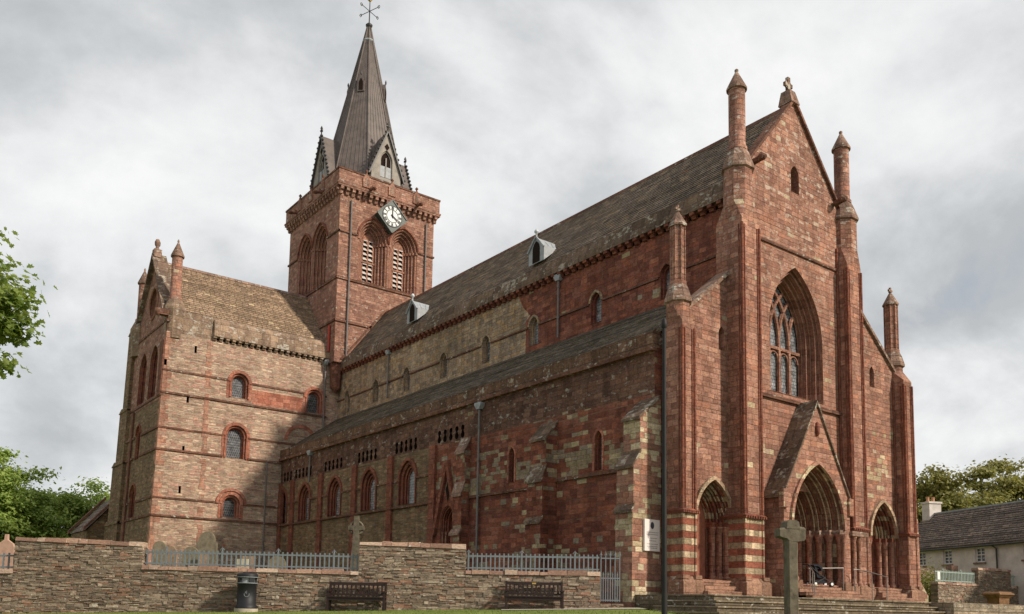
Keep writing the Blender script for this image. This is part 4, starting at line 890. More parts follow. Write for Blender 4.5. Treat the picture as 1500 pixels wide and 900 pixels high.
def ringband(mb, z, h, p, gaps=None):
    mb.box(-TX - p, TX + p, T0 - p, T0 + .05, z - h, z + h); mb.box(-TX - p, -TX + .05, T0 - p + .003, T1 + p, z - h + .002, z + h - .002)
for z in (24.6, 28.35): ringband(mb, z, .1, .12)
for a, b in ((-TX - .1, -3.05), (-TX + .0, -TX + .01), (3.2, TX + .1)):
    if b - a > .1: mb.box(a, b, T0 - .1, T0 + .05, 32.4, 32.55)
for a, b in ((T0 - .1, 43.2), (49.4, T1 + .1)): mb.box(-TX - .103, -TX + .05, a, b, 32.4, 32.55)
pieces(mb, 'tower_string_course', 'string', CA)
ct = part(MB().box(-TX - .08, TX + .08, T0 - .08, T1, 36.2, 36.318), 'tower_corbel_course', 'tower'); corbels('x', -TX, TX, .55, T0, 35.7, ct, 'tower_corbel', 'tower', .62, .38, .28); corbels('y', T0, T1, .55, -TX, 35.7, ct, 'tower_corbel', 'tower', .62, .38, .28)  # corbels like those of the nave, under the tower parapet
mb = MB(); p = .42
mb.box(-TX - p, TX + p, T0 - p, T1 + p, 36.32, 36.5); mb.box(-TX - p - .05, TX + p + .05, T0 - p - .05, T1 + p + .05, 36.5, 36.62)
mb.box(-TX - p + .06, TX + p - .06, T0 - p + .06, T0 - .05, 36.62, 37.8); mb.box(-TX - p + .06, -TX - .05, T0 - .05, T1 + p - .06, 36.62, 37.8); mb.box(TX + .05, TX + p - .06, T0 - .05, T1 + p - .06, 36.62, 37.8); mb.box(-TX - .05, TX + .05, T1 + .05, T1 + p - .06, 36.62, 37.8)
par = part(mb, 'tower_parapet', 'tower')
mb = MB(); 
mb.box(-TX - p, TX + p, T0 - p, T0 - .02, 37.8, 37.95); mb.box(-TX - p, -TX - .02, T0 - .02, T1 + p, 37.8, 37.95); mb.box(TX + .02, TX + p, T0 - .02, T1 + p, 37.8, 37.95); mb.box(-TX - .02, TX + .02, T1 + .02, T1 + p, 37.8, 37.95); part(mb, 'parapet_coping', 'string', par)
def niche(Mf, c):
    mb = MB().prism([(c - .36, 36.8), (c + .36, 36.8), (c + .36, 37.55), (c, 38.1), (c - .36, 37.55)], Mf, -.1, .1); n_ = part(mb, 'niche', 'mould')
    part(MB().prism(arch(c, .2, 36.95, 37.4, .1, 5), Mf, -.115, .0), 'carved_head', 'cap', n_)
    x, y, z = Mf(c, 38.1, .0); part(MB().lathe((x, y), [(.1, 38.0), (.06, 38.15), (.16, 38.25), (.04, 38.42)], 8), 'finial', 'string', n_)
WP = west(T0 - p + .06); NP = north(-TX - p + .06)
for c in (-2.5, .05, 2.6): niche(WP, c)
for c in (43.8, 46.2, 48.6): niche(NP, c)
def gargoyle(Mf, c):
    mb = MB(); A = Vector(Mf(c, 36.75, .1)); B = Vector(Mf(c, 36.5, -1.0)); mb.tube([A, A.lerp(B, .35), A.lerp(B, .6), A.lerp(B, .72), A.lerp(B, .88), B + Vector((0, 0, -.06))], [.16, .13, .12, .19, .17, .07], 7); mb.tube([A.lerp(B, .3) + Vector((0, 0, .1)), A.lerp(B, .45) + Vector((0, 0, .34))], [.14, .03], 5); part(mb, 'gargoyle', 'dkred')
for c in (-2.1, 2.65): gargoyle(WP, c)
for c in (43.7, 48.9): gargoyle(NP, c)
# clock
cx0, cy0, cz0 = .03, T0 - .62, 34.84
mb = MB(); rr = 1.45; D = [(cx0, cz0 + rr), (cx0 + rr, cz0), (cx0, cz0 - rr), (cx0 - rr, cz0)]
mb.prism(D, west(cy0), 0, .62)
ck = part(mb, 'clock', 'dialframe')
mb = MB(); D2 = [(cx0 + (a - cx0) * 1.04, cz0 + (z - cz0) * 1.04) for a, z in D]; 
for i in range(4): mb.bar(west(cy0 - .02)(D2[i][0], D2[i][1], 0), west(cy0 - .02)(D2[(i + 1) % 4][0], D2[(i + 1) % 4][1], 0), .09)
mb.lathe((cx0, cy0 + .3), [(.05, cz0 + rr), (.05, cz0 + rr + .2), (.12, cz0 + rr + .3), (.02, cz0 + rr + .5)], 8); part(mb, 'clock_frame', 'dialframe', ck)
circ = lambda r, n=40: [(cx0 + r * math.cos(2 * PI * i / n), cz0 + r * math.sin(2 * PI * i / n)) for i in range(n)]
part(MB().prism(circ(.97), west(cy0), -.03, .0), 'dial', 'dial', ck)
mb = MB()
for r0, r1 in ((.54, .61), (.91, .99)):
    A = [west(cy0)(a, z, -.036) for a, z in circ(r0) + circ(r0)[:1]]; B = [west(cy0)(a, z, -.036) for a, z in circ(r1) + circ(r1)[:1]]; mb.strip(A, B)
part(mb, 'chapter_ring', 'black', ck)
mb = MB()
ROM = ['XII', 'I', 'II', 'III', 'IIII', 'V', 'VI', 'VII', 'VIII', 'IX', 'X', 'XI']
for k, s_ in enumerate(ROM):
    th = PI / 2 - k * PI / 6; er = Vector((math.cos(th), math.sin(th))); et = Vector((er.y, -er.x))
    def stroke(t0, r0, t1, r1, w=.03):
        a = er * r0 + et * t0; b = er * r1 + et * t1; d = (b - a).normalized(); n = Vector((-d.y, d.x)) * w
        mb.poly([west(cy0)(cx0 + q.x, cz0 + q.y, -.037) for q in (a + n, b + n, b - n, a - n)])
    ws = {'I': .075, 'V': .13, 'X': .13}; tot = sum(ws[c] for c in s_); t = -tot / 2
    for c in s_:
        w = ws[c]; m_ = t + w / 2
        if c == 'I': stroke(m_, .64, m_, .9)
        elif c == 'V': stroke(m_, .64, m_ - .05, .9); stroke(m_, .64, m_ + .05, .9)
        else: stroke(m_ - .05, .64, m_ + .05, .9); stroke(m_ + .05, .64, m_ - .05, .9)
        t += w
part(mb, 'numerals', 'black', ck)
for ang, L, w in ((90, .9, .055), (90 - 122, .62, .085)):
    a = R(ang); e = Vector((math.cos(a), math.sin(a))); n = Vector((-e.y, e.x))
    P = [e * -.18 + n * w, e * L * .75 + n * w, e * L, e * L * .75 - n * w, e * -.18 - n * w]
    part(MB().prism([(cx0 + q.x, cz0 + q.y) for q in P], west(cy0), -.06, -.045), 'hand', 'black', ck)
# spire
SX, SY = .08, 46.2
oc8 = lambda r, z: [(SX + r * math.cos(PI / 8 + PI / 4 * j), SY + r * math.sin(PI / 8 + PI / 4 * j), z) for j in range(8)]
mb = MB().loft([oc8(4.75, 37.4), oc8(4.1, 38.6), oc8(.50, 54.3), oc8(.5, 54.45), oc8(.17, 55.9)]); spi = part(mb, 'spire', 'spire')
mb = MB()
for j in range(8):
    A, B = Vector(oc8(4.12, 38.6)[j]), Vector(oc8(.5, 54.35)[j]); A2, B2 = Vector(oc8(4.12, 38.6)[(j + 1) % 8]), Vector(oc8(.5, 54.35)[(j + 1) % 8])
    mb.tube([A, B, oc8(.19, 55.8)[j]], .075, 6)
    for t in (.14, .28, .42, .57, .71, .85): mb.tube([A.lerp(A2, t), B.lerp(B2, t)], [.026, .012], 5)
pieces(mb, 'standing_seam', 'spire', spi)
mb = MB().lathe((SX, SY), [(.52, 54.25), (.6, 54.35), (.52, 54.5), (.46, 54.52)], 8, PI / 8, False); part(mb, 'collar', 'lead', spi)
def lucarne(dx, dy):
    """gabled opening on one cardinal face of the spire"""
    D_ = Vector((dx, dy, 0)); P = Vector((-dy, dx, 0)); C_ = Vector((SX, SY, 0)); f = 4.35
    at = lambda p, d, z: tuple(C_ + P * p + D_ * d + Vector((0, 0, z)))
    Mf = lambda a, z, d: at(a, f - d, z)
    mb = MB(); op = arch(0, .62, 39.0, 40.6, cc_for(.62, 1.0), 7)
    mb.wall([(-1.5, 37.6), (1.5, 37.6), (1.5, 39.6), (0, 43.3), (-1.5, 39.6)], [op], Mf)
    for q in (-1, 1): mb.poly([at(q * 1.5, f, 37.6), at(q * 1.5, f, 39.6), at(q * 1.5, 3.2, 39.6), at(q * 1.5, 3.2, 37.6)])
    l = part(mb, 'lucarne', 'spirepale')
    mb = MB()
    for q in (-1, 1): mb.poly([at(q * 1.75, f + .12, 39.0), at(0, f + .12, 43.36), at(0, 1.6, 43.36), at(q * 1.75, 2.9, 39.0)])
    part(mb, 'lucarne_roof', 'spire', l)
    mb = MB(); mb.wall(op, [], Mf, .25); part(mb, 'dark_opening', 'hole', l)
    mb, o_, d_ = orders(Mf, 0, .62, 39.0, 40.6, cc_for(.62, 1.0), [(0, .1), (.1, .2)], .05); mb.prism([(-.05, 39), (.05, 39), (.05, 40.9), (-.05, 40.9)], Mf, .08, .2); part(mb, 'opening_frame', 'spirepale', l)
    mb = MB(); mb.prism([(-.6, 39.05), (.6, 39.05), (.6, 40.1), (-.6, 40.1)], Mf, .14, .2); part(mb, 'louvre_panel', 'lead', l)
    mb = MB(); n_ = 10
    for q in (-1, 1):
        mb.bar(at(q * 1.8, f + .14, 38.9), at(0, f + .14, 43.42), .13)
        for k in range(n_):
            t = (k + .5) / n_; x, y, z = at(q * 1.8 * (1 - t), f + .14, 38.9 + 4.5 * t); o = Vector((P.x * q, P.y * q, .5)).normalized() * .14
            mb.lathe((x + o.x, y + o.y), [(.03, z + o.z - .1), (.12, z + o.z - .02), (.11, z + o.z + .07), (.02, z + o.z + .14)], 6)
    part(mb, 'crocketed_bargeboard', 'blackiron', l)
    x, y, z = at(0, f + .1, 43.4); mb = MB().lathe((x, y), [(.08, z - .1), (.05, z + .3), (.15, z + .4), (.06, z + .55), (.13, z + .65), (.02, z + .9)], 8); mb.bar((x - P.x * .22, y - P.y * .22, z + .45), (x + P.x * .22, y + P.y * .22, z + .45), .09); part(mb, 'finial', 'blackiron', l)
    mb = MB().prism([(-.25, 41.9), (0, 42.25), (.25, 41.9), (0, 41.55)], Mf, -.03, .03); part(mb, 'quatrefoil', 'hole', l)
for d in ((0, -1), (-1, 0), (1, 0), (0, 1)): lucarne(*d)
def vent(j):
    a = PI / 4 * j; D_ = Vector((math.cos(a), math.sin(a), 0)); P = Vector((-D_.y, D_.x, 0)); C_ = Vector((SX, SY, 0)); z0 = 48.3
    rad = lambda z: (.5 + (4.1 - .5) * (54.3 - z) / 15.7) * math.cos(PI / 8)
    f = rad(z0) + .12; at = lambda p, d, z: tuple(C_ + P * p + D_ * d + Vector((0, 0, z)))
    Mf = lambda p, z, d: at(p, f - d, z)
    mb = MB().prism([(-.33, z0), (.33, z0), (.33, z0 + 1.0), (0, z0 + 1.65), (-.33, z0 + 1.0)], Mf, 0, .7); v_ = part(mb, 'spire_vent', 'spire')
    part(MB().prism([(-.2, z0 + .1), (.2, z0 + .1), (.2, z0 + .9), (0, z0 + 1.3), (-.2, z0 + .9)], Mf, -.02, .1), 'vent_opening', 'hole', v_)
    x, y, z = at(0, f, z0 + 1.6); mb = MB().lathe((x, y), [(.05, z), (.1, z + .2), (.02, z + .45)], 6); part(mb, 'finial', 'blackiron', v_)
for j in (5, 3, 7, 1): vent(j)
mb = MB().lathe((SX, SY), [(.16, 55.8), (.3, 55.95), (.34, 56.1), (.2, 56.25), (.06, 56.35), (.045, 58.6)], 12)
vn = part(mb, 'weathervane', 'blackiron')
mb = MB()
for a in (R(20), R(110)):
    e = Vector((math.cos(a), math.sin(a), 0)); c = Vector((SX, SY, 57.55)); mb.tube([c - e * 1.15, c + e * 1.15], .035, 6)
    for q in (-1, 1): k = c + e * 1.15 * q; mb.tube([k + Vector((0, 0, .14 * math.sin(t))) + e * .14 * math.cos(t) for t in np.linspace(0, 5.2, 9)], .032, 5)
part(mb, 'compass_arms', 'blackiron', vn)
mb = MB().tube([(SX - .28, SY, 58.95), (SX - .16, SY, 58.72), (SX, SY, 58.66), (SX + .14, SY, 58.8), (SX + .18, SY, 59.1), (SX + .28, SY, 59.14)], [.13, .12, .16, .11, .07, .02], 8); part(mb, 'cockerel', 'gold', vn)
# flat roof inside parapet
mb = MB().box(-TX, TX, T0, T1, 36.6, 36.75); part(mb, 'tower_roof', 'lead')
# weathering line of the old roof on the tower
mb = MB().loft([[(-4.2, T0 - .12, 21.3), (-4.2, T0 + .02, 21.3), (-4.0, T0 + .02, 21.3), (-4.0, T0 - .12, 21.3)], [(-.1, T0 - .12, 26.45), (-.1, T0 + .02, 26.45), (.1, T0 + .02, 26.45), (.1, T0 - .12, 26.45)]]); part(mb, 'roof_flashing', 'string')
# choir behind (seen only from the side)
mb = MB().box(-3.67, 3.67, T1, 78, G0, 21.4); mb.box(-8.47, 8.47, T1, 76, G0, 13.0); part(mb, 'choir_wall', 'clred')
mb = MB().loft([[(-3.9, y, 21.4), (3.9, y, 21.4), (0, y, 26.1)] for y in (T1, 78)]); part(mb, 'choir_roof', 'slate')
mb = MB().box(4.6, 18, 42.2, 51, G0, 21.5); part(mb, 'south_transept_wall', 'rubble')
mb = MB().loft([[(x, 42, 21.5), (x, 51.2, 21.5), (x, 46.6, 28.1)] for x in (4.6, 18)]); part(mb, 'south_transept_roof', 'trslate')
# rainwater pipes
def pipe(x, y, z0, z1, r, hop=None, off=(-.14, 0), m='pipe', shoe=True):
    px, py = x + off[0], y + off[1]; mb = MB().tube([(px, py, z0), (px, py, z1)], r, 8)
    z = z0 + 1.2
    while z < z1 - .5: mb.lathe((px, py), [(r * 1.35, z - .07), (r * 1.35, z + .07)], 8); z += 1.9
    p_ = part(mb, 'rainwater_pipe', m)
    if hop: part(MB().loft([[(px + a * .12, py + b * .15, z1 - .25) for a, b in ((-1, -1), (1, -1), (1, 1), (-1, 1))], [(px + a * .16, py + b * .3, z1) for a, b in ((-1, -1), (1, -1), (1, 1), (-1, 1))], [(px + a * .16, py + b * .3, z1 + .12) for a, b in ((-1, -1), (1, -1), (1, 1), (-1, 1))]]), 'hopper_head', 'lead', p_)
pipe(XA, 14.45, 2.0, 12.0, .065, True); pipe(XA, 36.5, 9.9, 12.2, .065, True)
pipe(XC, 33.45, 16.6, 20.3, .065, True); pipe(XC, 13.4, 16.6, 20.3, .065, True)
pipe(-3.72, T0, 21.6, 35.4, .075, None, (0, -.14)); pipe(3.87, T0, 25, 35.4, .075, None, (0, -.14))
pipe(-5.0, YT, 15.2, 21.1, .075, True, (0, -.16)); pipe(-9.75, YT, 2, 12.0, .06, None, (0, -.1))
pipe(-TX, 41.9, 22.0, 24.3, .1, None, (-.12, 0), 'redpipe')
# corner turret stump between clerestory and transept
mb = MB().lathe((-4.15, 41.75), [(.1, 18.5), (.42, 18.9), (.45, 19.3), (.52, 20.6), (.62, 21.2)], 8, PI / 8, False); part(mb, 'angle_corbel', 'dkred')

# ---------------------------------------------------------------- steps of the west front
ws_ = MB()
stp = thing('west_steps', (0, -3, 1), 'broad dark mossy stone steps before the west doors', 'steps')
for k in range(4):
    zt = 1.405 - .215 * k; s_ = MB().box(-10.6 - .36 * k, 5.2, -3.5 - .36 * k, -1.25 + .01 * k, -.2, zt - .06).build('step', 'step', stp)
    x = -10.65 - .36 * k; tm = MB()
    while x < 5.2:
        L = min(random.uniform(1.1, 2.2), 5.2 - x); e = random.uniform(-.02, .015); tm.box(x + .006, x + L - .006, -3.56 - .36 * k + e, -1.2 + .01 * k, zt - .06 + .001, zt + random.uniform(-.008, .008)); x += L
    tm.build('tread', 'tread', s_)
MB().box(-9.9, 9.9, -1.26, 1.2, -.2, 1.40).build('platform', 'step', stp)
MB().box(5.203, 26, -4.6, -.9, -.2, 1.402).build('terrace_wall', 'kerb', stp)

# ================================================================== CHURCHYARD WALL
P0 = Vector((-11.42, 1.68, 0)); tdir = Vector((-.8028, .5959, 0)).normalized(); nrm = Vector((-.5959, -.8028, 0)).normalized()
MW = Matrix(((tdir.x, -nrm.x, 0, P0.x), (tdir.y, -nrm.y, 0, P0.y), (0, 0, 1, 0), (0, 0, 0, 1)))    # local x along wall, y back, z up
sect = [(0, 5.58, 2.13, False), (5.58, 9.98, 3.15, True), (9.98, 18.95, 2.02, False), (18.95, 24.25, 3.03, True), (24.25, 34, 1.75, False)]
tops = {0: (2.13, 2.10), 1: (3.13, 3.22), 2: (1.98, 2.03), 3: (2.97, 3.12), 4: (1.75, 1.6)}
YW = thing('churchyard_wall', tuple(MW @ Vector((12, 0, .2))), 'long stepped flagstone rubble wall with lighter coping in front of the churchyard', 'wall')
for i, (s0, s1, zt, hi) in enumerate(sect):
    za, zb = tops[i]
    zf = lambda a, s0=s0, s1=s1, za=za, zb=zb: za + (zb - za) * (a - s0) / (s1 - s0)
    rs = random.Random(40 + i); mb = MB(); stonework(mb, s0, s1, zf, -.25, rs)
    if hi:      # the raised sections show their ends
        for q in (s0, s1):
            m2 = MB(); stonework(m2, 0, .5, lambda a: zf(q), 1.7, rs); m2.v = [((q + (-.0 if q == s1 else 0) + (y if q == s0 else -y)), x, z) for x, y, z in m2.v]; mb.add(m2.v, m2.f)
    mb.loft([[(s, .05, -.6), (s, .5, -.6), (s, .46, z - .01), (s, .06, z - .01)] for s, z in ((s0 + .04, za), (s1 - .04, zb))])
    mb.xf(MW); mb.build('wall_section', 'flag', YW)
    cpm = MB(); coursed_cope(cpm, s0, s1, zf, rs); cpm.xf(MW); cpm.build('coping', 'cope', YW)
def railing(s0, s1, z0, z1, zt0, zt1, label, n, mat='iron', Mx=None, name='railing', group='railings on the churchyard wall'):
    """straight run of vertical bars between two rails"""
    Mx = Mx or MW; y = .25
    base = Mx @ Vector((s0, y, z0)); T = thing(name, tuple(base), label, 'railing', group)
    L = lambda s: (s - s0) / (s1 - s0); zb = lambda s: z0 + (z1 - z0) * L(s); zt = lambda s: zt0 + (zt1 - zt0) * L(s)
    def B(mb, nm): mb.xf(Mx); return mb.build(nm, mat, T)
    B(MB().bar((s0, y, zb(s0) + .1), (s1, y, zb(s1) + .1), .05, .06), 'bottom_rail'); B(MB().bar((s0, y, zt(s0) - .12), (s1, y, zt(s1) - .12), .05, .07), 'top_rail')
    for k in range(n):
        s = s0 + (s1 - s0) * (k + .5) / n; post = k % 12 == 5
        w = .07 if post else .056; mb = MB().loft([[(s - w / 2, y - w / 2, z), (s + w / 2, y - w / 2, z), (s + w / 2, y + w / 2, z), (s - w / 2, y + w / 2, z)] for z in (zb(s) - .02, zt(s) - (.0 if post else .03))] + [[(s, y, zt(s) + (.09 if post else .02))] * 4]) if False else MB().box(s - w / 2, s + w / 2, y - w / 2, y + w / 2, zb(s) - .02, zt(s))
        if post:
            mb.tube([(s, y, zt(s)), (s, y, zt(s) + .16)], [.03, .008], 6)
            mb.tube([(s - .09, y, zt(s) + .02), (s - .03, y, zt(s) + .1), (s + .03, y, zt(s) + .1), (s + .09, y, zt(s) + .02)], .014, 5)
        B(mb, 'post' if post else 'bar')
    return T
railing(.02, 5.56, 2.30, 2.27, 3.02, 2.98, 'blue grey iron railing on the low wall above the right bench', 30)
railing(10.0, 18.93, 2.15, 2.2, 2.86, 2.88, 'blue grey iron railing in front of the gravestones, above the left bench', 46)
railing(24.27, 30, 1.92, 1.85, 2.62, 2.5, 'short end of blue grey iron railing by the pink gravestone', 26)
# gate between the wall and the corner buttress
GT = thing('iron_gate', tuple(MW @ Vector((-.45, .25, 1.0))), 'narrow blue grey iron gate with two rows of spiked bars beside the corner buttress', 'gate')
def gb(mb, nm): mb.xf(MW); mb.build(nm, 'iron', GT)
for z in (1.14, 2.05, 2.88): gb(MB().bar((-.04, .25, z), (-.84, .25, z), .035, .05), 'rail')
for k in range(5):
    s = -.05 - .195 * k; mb = MB().box(s - .02, s + .02, .23, .27, 1.08, 3.02); mb.tube([(s, .25, 3.0), (s, .25, 3.2)], [.03, .005], 5); mb.tube([(s - .06, .25, 3.0), (s, .25, 3.1), (s + .06, .25, 3.0)], .012, 5); gb(mb, 'bar')
for k in range(5):
    s = -.145 - .195 * k
    if s > -.85: mb = MB().box(s - .018, s + .018, .23, .27, 1.08, 2.2); mb.tube([(s, .25, 2.18), (s, .25, 2.32)], [.028, .005], 5); gb(mb, 'short_bar')
MB().box(-.95, 0, -.02, .5, .4, 1.0).xf(MW).build('threshold', 'yard', GT)
# ================================================================== BENCHES
def bench(label):
    T = thing('park_bench', (0, 0, 0), label, 'bench', 'benches along the churchyard wall'); b = lambda mb, nm: mb.build(nm, 'wood', T, True)
    L = 2.36; h = L / 2
    for q in (-1, 1):
        b(MB().box(q * (h - .05) - .045, q * (h - .05) + .045, -.62, -.52, 0, .76), 'leg')
        b(MB().loft([[(q * (h - .05) + i * .045, y, z) for i, y in ((-1, -.07), (1, -.07), (1, .03), (-1, .03))] for z, y0 in ((0, 0), (1.18, 0))]), 'leg')
        b(MB().box(q * (h - .05) - .06, q * (h - .05) + .06, -.68, .0, .76, .82), 'armrest'); b(MB().box(q * (h - .05) - .03, q * (h - .05) + .03, -.55, .0, .36, .46), 'side_rail')
    for k in range(5): b(MB().box(-h + .02, h - .02, -.66 + k * .125, -.56 + k * .125, .54, .58), 'seat_slat')
    b(MB().box(-h + .09, h - .09, -.6, -.55, .42, .535), 'front_rail'); b(MB().box(-h + .09, h - .09, -.05, .01, 1.04, 1.16), 'top_rail'); b(MB().box(-h + .09, h - .09, -.05, .0, .63, .71), 'bottom_rail')
    for k in range(12): s = -h + .2 + (L - .4) * k / 11; b(MB().box(s - .035, s + .035, -.04, -.01, .7, 1.05), 'back_slat')
    return T
rzw = math.atan2(-tdir.y, -tdir.x)
b1 = bench('dark brown wooden bench with slatted back, alone against the tall wall section and left railing')
def onwall(s, out): p = MW @ Vector((s, -out, 0)); return (p.x, p.y, gz(p.x, p.y))
b1.location = onwall(9.95, .2); b1.location.z = .50; b1.rotation_euler = (0, 0, rzw)
b2 = dup(b1, onwall(2.75, .2), rzw, 'dark brown wooden bench carrying a small pale plaque, nearest the iron gate'); b2.location.z = .66
pq = MB().box(-.08, .08, -.062, -.05, 1.07, 1.13).build('plaque', 'gold', b2, True)
# ================================================================== LITTER BIN
bx = onwall(14.35, .75); BN = thing('litter_bin', bx[:2] + (.36,), 'tall black round litter bin on a pale stone base against the wall', 'bin'); bx = (bx[0], bx[1], .36)
q = lambda mb, nm, m: mb.build(nm, m, BN)
q(MB().lathe(bx[:2], [(.47, bx[2] - .1), (.47, bx[2] + .15)], 24), 'stone_base', 'litter')
q(MB().lathe(bx[:2], [(.42, bx[2] + .15), (.42, bx[2] + .28), (.38, bx[2] + .3), (.38, bx[2] + 1.12), (.41, bx[2] + 1.14), (.41, bx[2] + 1.18)], 24), 'drum', 'black')
cb = MB()
for k in range(4):
    a0 = math.atan2(nrm.y, nrm.x) + PI / 4 + k * PI / 2
    cb.loft([[(bx[0] + r_ * math.cos(a0 + e), bx[1] + r_ * math.sin(a0 + e), z) for e, r_ in ((-.28, .40), (.28, .40), (.28, .34), (-.28, .34))] for z in (bx[2] + 1.16, bx[2] + 1.40)])
q(cb, 'pillar', 'black'); q(MB().lathe(bx[:2], [(.30, bx[2] + 1.15), (.30, bx[2] + 1.4)], 20), 'liner', 'lead')
q(MB().lathe(bx[:2], [(.41, bx[2] + 1.38), (.42, bx[2] + 1.42), (.42, bx[2] + 1.5), (.38, bx[2] + 1.56), (.02, bx[2] + 1.6)], 24), 'lid', 'black')
for z in (1.17, 1.41): q(MB().lathe(bx[:2], [(.418, bx[2] + z - .012), (.424, bx[2] + z), (.418, bx[2] + z + .012)], 24), 'trim_ring', 'lead')
# symbol on the drum: a hand-drawn ring arc with two strokes
sy = MB(); th0 = math.atan2(nrm.y, nrm.x) + .25
cyl = lambda u_, z: (bx[0] + .385 * math.cos(th0 + u_ / .385), bx[1] + .385 * math.sin(th0 + u_ / .385), bx[2] + z)
sy.tube([cyl(.1 * math.cos(t), .72 + .1 * math.sin(t)) for t in np.linspace(PI * .9, PI * 2.1, 10)], .008, 5); sy.tube([cyl(0, .74), cyl(0, .86)], .008, 5); sy.tube([cyl(-.05, .76), cyl(-.05, .83)], .007, 5); q(sy, 'symbol', 'lead')
# ================================================================== NOTICE BOARD
NB = thing('notice_board', (-8.95, 1.13, 3.3), 'pale upright notice board with a dark crest on the corner buttress', 'sign')
MB().box(-9.42, -8.5, 1.10, 1.2, 3.27, 4.62).build('panel', 'board', NB)
WB = west(1.10)
cs_ = [(-8.96 + .11 * math.sin(t) * (1 if abs(math.cos(t)) < .9 else .8), 4.36 + .155 * math.cos(t)) for t in np.linspace(0, 2 * PI, 16, endpoint=False)]
MB().prism(cs_, WB, -.004, .0).build('crest', 'crest', NB)
mb = MB()
for z, w in ((4.05, .72), (3.96, .72), (3.80, .56), (3.69, .38), (3.55, .66), (3.45, .62), (3.38, .5)):
    mb = MB(); x = -8.96 - w / 2
    while x < -8.96 + w / 2:
        L = random.uniform(.02, .07); mb.prism([(x, z), (x + L, z), (x + L, z + .028), (x, z + .028)], WB, -.003, 0); x += L + .018
    mb.build('line_of_print', 'ink', NB)

# ================================================================== HANDRAILS, PUSHCHAIR
def handrail(pts, posts, label):
    T = thing('handrail', pts[0], label, 'handrail', 'handrails at the west door'); MB().tube(pts, .026, 8).build('rail', 'steel', T)
    for (x, y, z0, z1) in posts: MB().tube([(x, y, z0), (x, y, z1)], .022, 8).build('post', 'steel', T)
handrail([(-2.05, -2.1, 2.50), (-1.0, -1.2, 2.85), (-.9, -1.05, 2.88)], [(-2.0, -2.05, 1.4, 2.52), (-1.45, -1.6, 1.4, 2.70), (-.95, -1.15, 1.6, 2.86)], 'short sloping steel handrail left of the great west door, beside the stone cross')
handrail([(-.15, -.55, 2.86), (1.7, -1.2, 2.94)], [(-.1, -.55, 2.0, 2.86), (1.65, -1.2, 1.56, 2.93)], 'level steel handrail across the middle of the west doorway, behind the pushchair')
handrail([(2.3, -1.35, 2.90), (2.75, -1.5, 2.88), (3.0, -2.0, 2.72), (3.1, -2.4, 2.58), (3.1, -2.6, 2.5)], [(2.35, -1.36, 1.5, 2.9), (2.95, -1.9, 1.4, 2.75), (3.1, -2.55, 1.4, 2.52)], 'curving steel handrail right of the great west door, at the foot of the columns')
PC = thing('pushchair', (.6, -.75, 2.02), 'black pushchair with small white-hubbed wheels parked at the west doorway', 'pushchair')
pb = lambda mb, nm, m: mb.xf(Matrix.Translation((.55, -.7, 2.02)) @ Matrix.Rotation(R(-20), 4, 'Z')).build(nm, m, PC)
pb(MB().loft([[(x, y, z) for x, z in ((-.32, .42), (.12, .36), (.16, .44), (-.2, .52), (-.38, .92), (-.46, .9))] for y in (-.22, .22)]), 'seat', 'cloth')
pb(MB().loft([[(-.36 + .36 * math.sin(t), y, .72 + .32 * math.cos(t)) for t in np.linspace(-.5, 1.5, 7)] + [(-.36 + .26 * math.sin(t), y, .72 + .24 * math.cos(t)) for t in np.linspace(1.5, -.5, 7)] for y in (-.24, .24)]), 'hood', 'cloth')
for y in (-.25, .25):
    pb(MB().tube([(-.82, y, 1.02), (-.62, y, .86), (.45, y, .14)], .016, 6), 'frame', 'blackiron'); pb(MB().tube([(-.48, y, .14), (.08, y, .42)], .016, 6), 'frame', 'blackiron')
pb(MB().tube([(-.82, -.26, 1.02), (-.82, .26, 1.02)], .022, 6), 'handle', 'cloth'); pb(MB().box(-.4, .15, -.2, .2, .16, .3), 'basket', 'cloth')
for x, y, r_ in ((-.48, -.28, .12), (-.48, .28, .12), (.45, -.24, .10), (.45, .24, .10)):
    pb(MB().tube([(x + r_ * math.cos(t), y, .13 + r_ * math.sin(t)) for t in np.linspace(0, 2 * PI, 17)], .035, 6), 'wheel', 'tyre'); pb(MB().tube([(x, y - .03, .13), (x, y + .03, .13)], .07, 10), 'hub', 'white')
# ================================================================== MARKET CROSS, POLE
X0 = Vector((-20.98, -13.93, 0)); MC = thing('stone_cross', (X0.x, X0.y, .3), 'weathered grey market cross with a tall square shaft standing before the steps', 'cross')
rc = Matrix.Translation(X0) @ Matrix.Rotation(R(-26), 4, 'Z')
c_ = lambda mb, nm: mb.xf(rc).build(nm, 'cross', MC)
sh = MB(); zl = list(np.linspace(.5, 2.3, 9)); sh.loft([[(a * (.115 + random.uniform(-.006, .006)), b_ * (.11 + random.uniform(-.006, .006)), z) for a, b_ in ((-.75, -1), (.75, -1), (1, -.75), (1, .75), (.75, 1), (-.75, 1), (-1, .75), (-1, -.75))] for z in zl]); c_(sh, 'shaft')
hd = MB(); hd.loft([[(x, b_ * .12, z) for b_, z in ((-1, 2.27 + e), (1, 2.27 + e), (1, 2.50 - e * .5), (.8, 2.54 - e * .5), (-.8, 2.54 - e * .5), (-1, 2.50 - e * .5))] for x, e in ((-.29, .07), (-.24, .05), (-.13, .03), (-.08, -.02), (.1, -.03), (.24, -.01), (.28, .03))]); hd.loft([[(a * w, b_ * .13, z) for a, b_ in ((-1, -1), (1, -1), (1, 1), (-1, 1))] for z, w in ((2.5, .15), (2.64, .13), (2.68, .07))]); c_(hd, 'cross_head')
bs = MB(); [bs.box(-.5 - .35 * k, .5 + .35 * k, -.5 - .35 * k, .5 + .35 * k, -.9, .5 - .22 * k) for k in range(3)]; c_(bs, 'stepped_base')
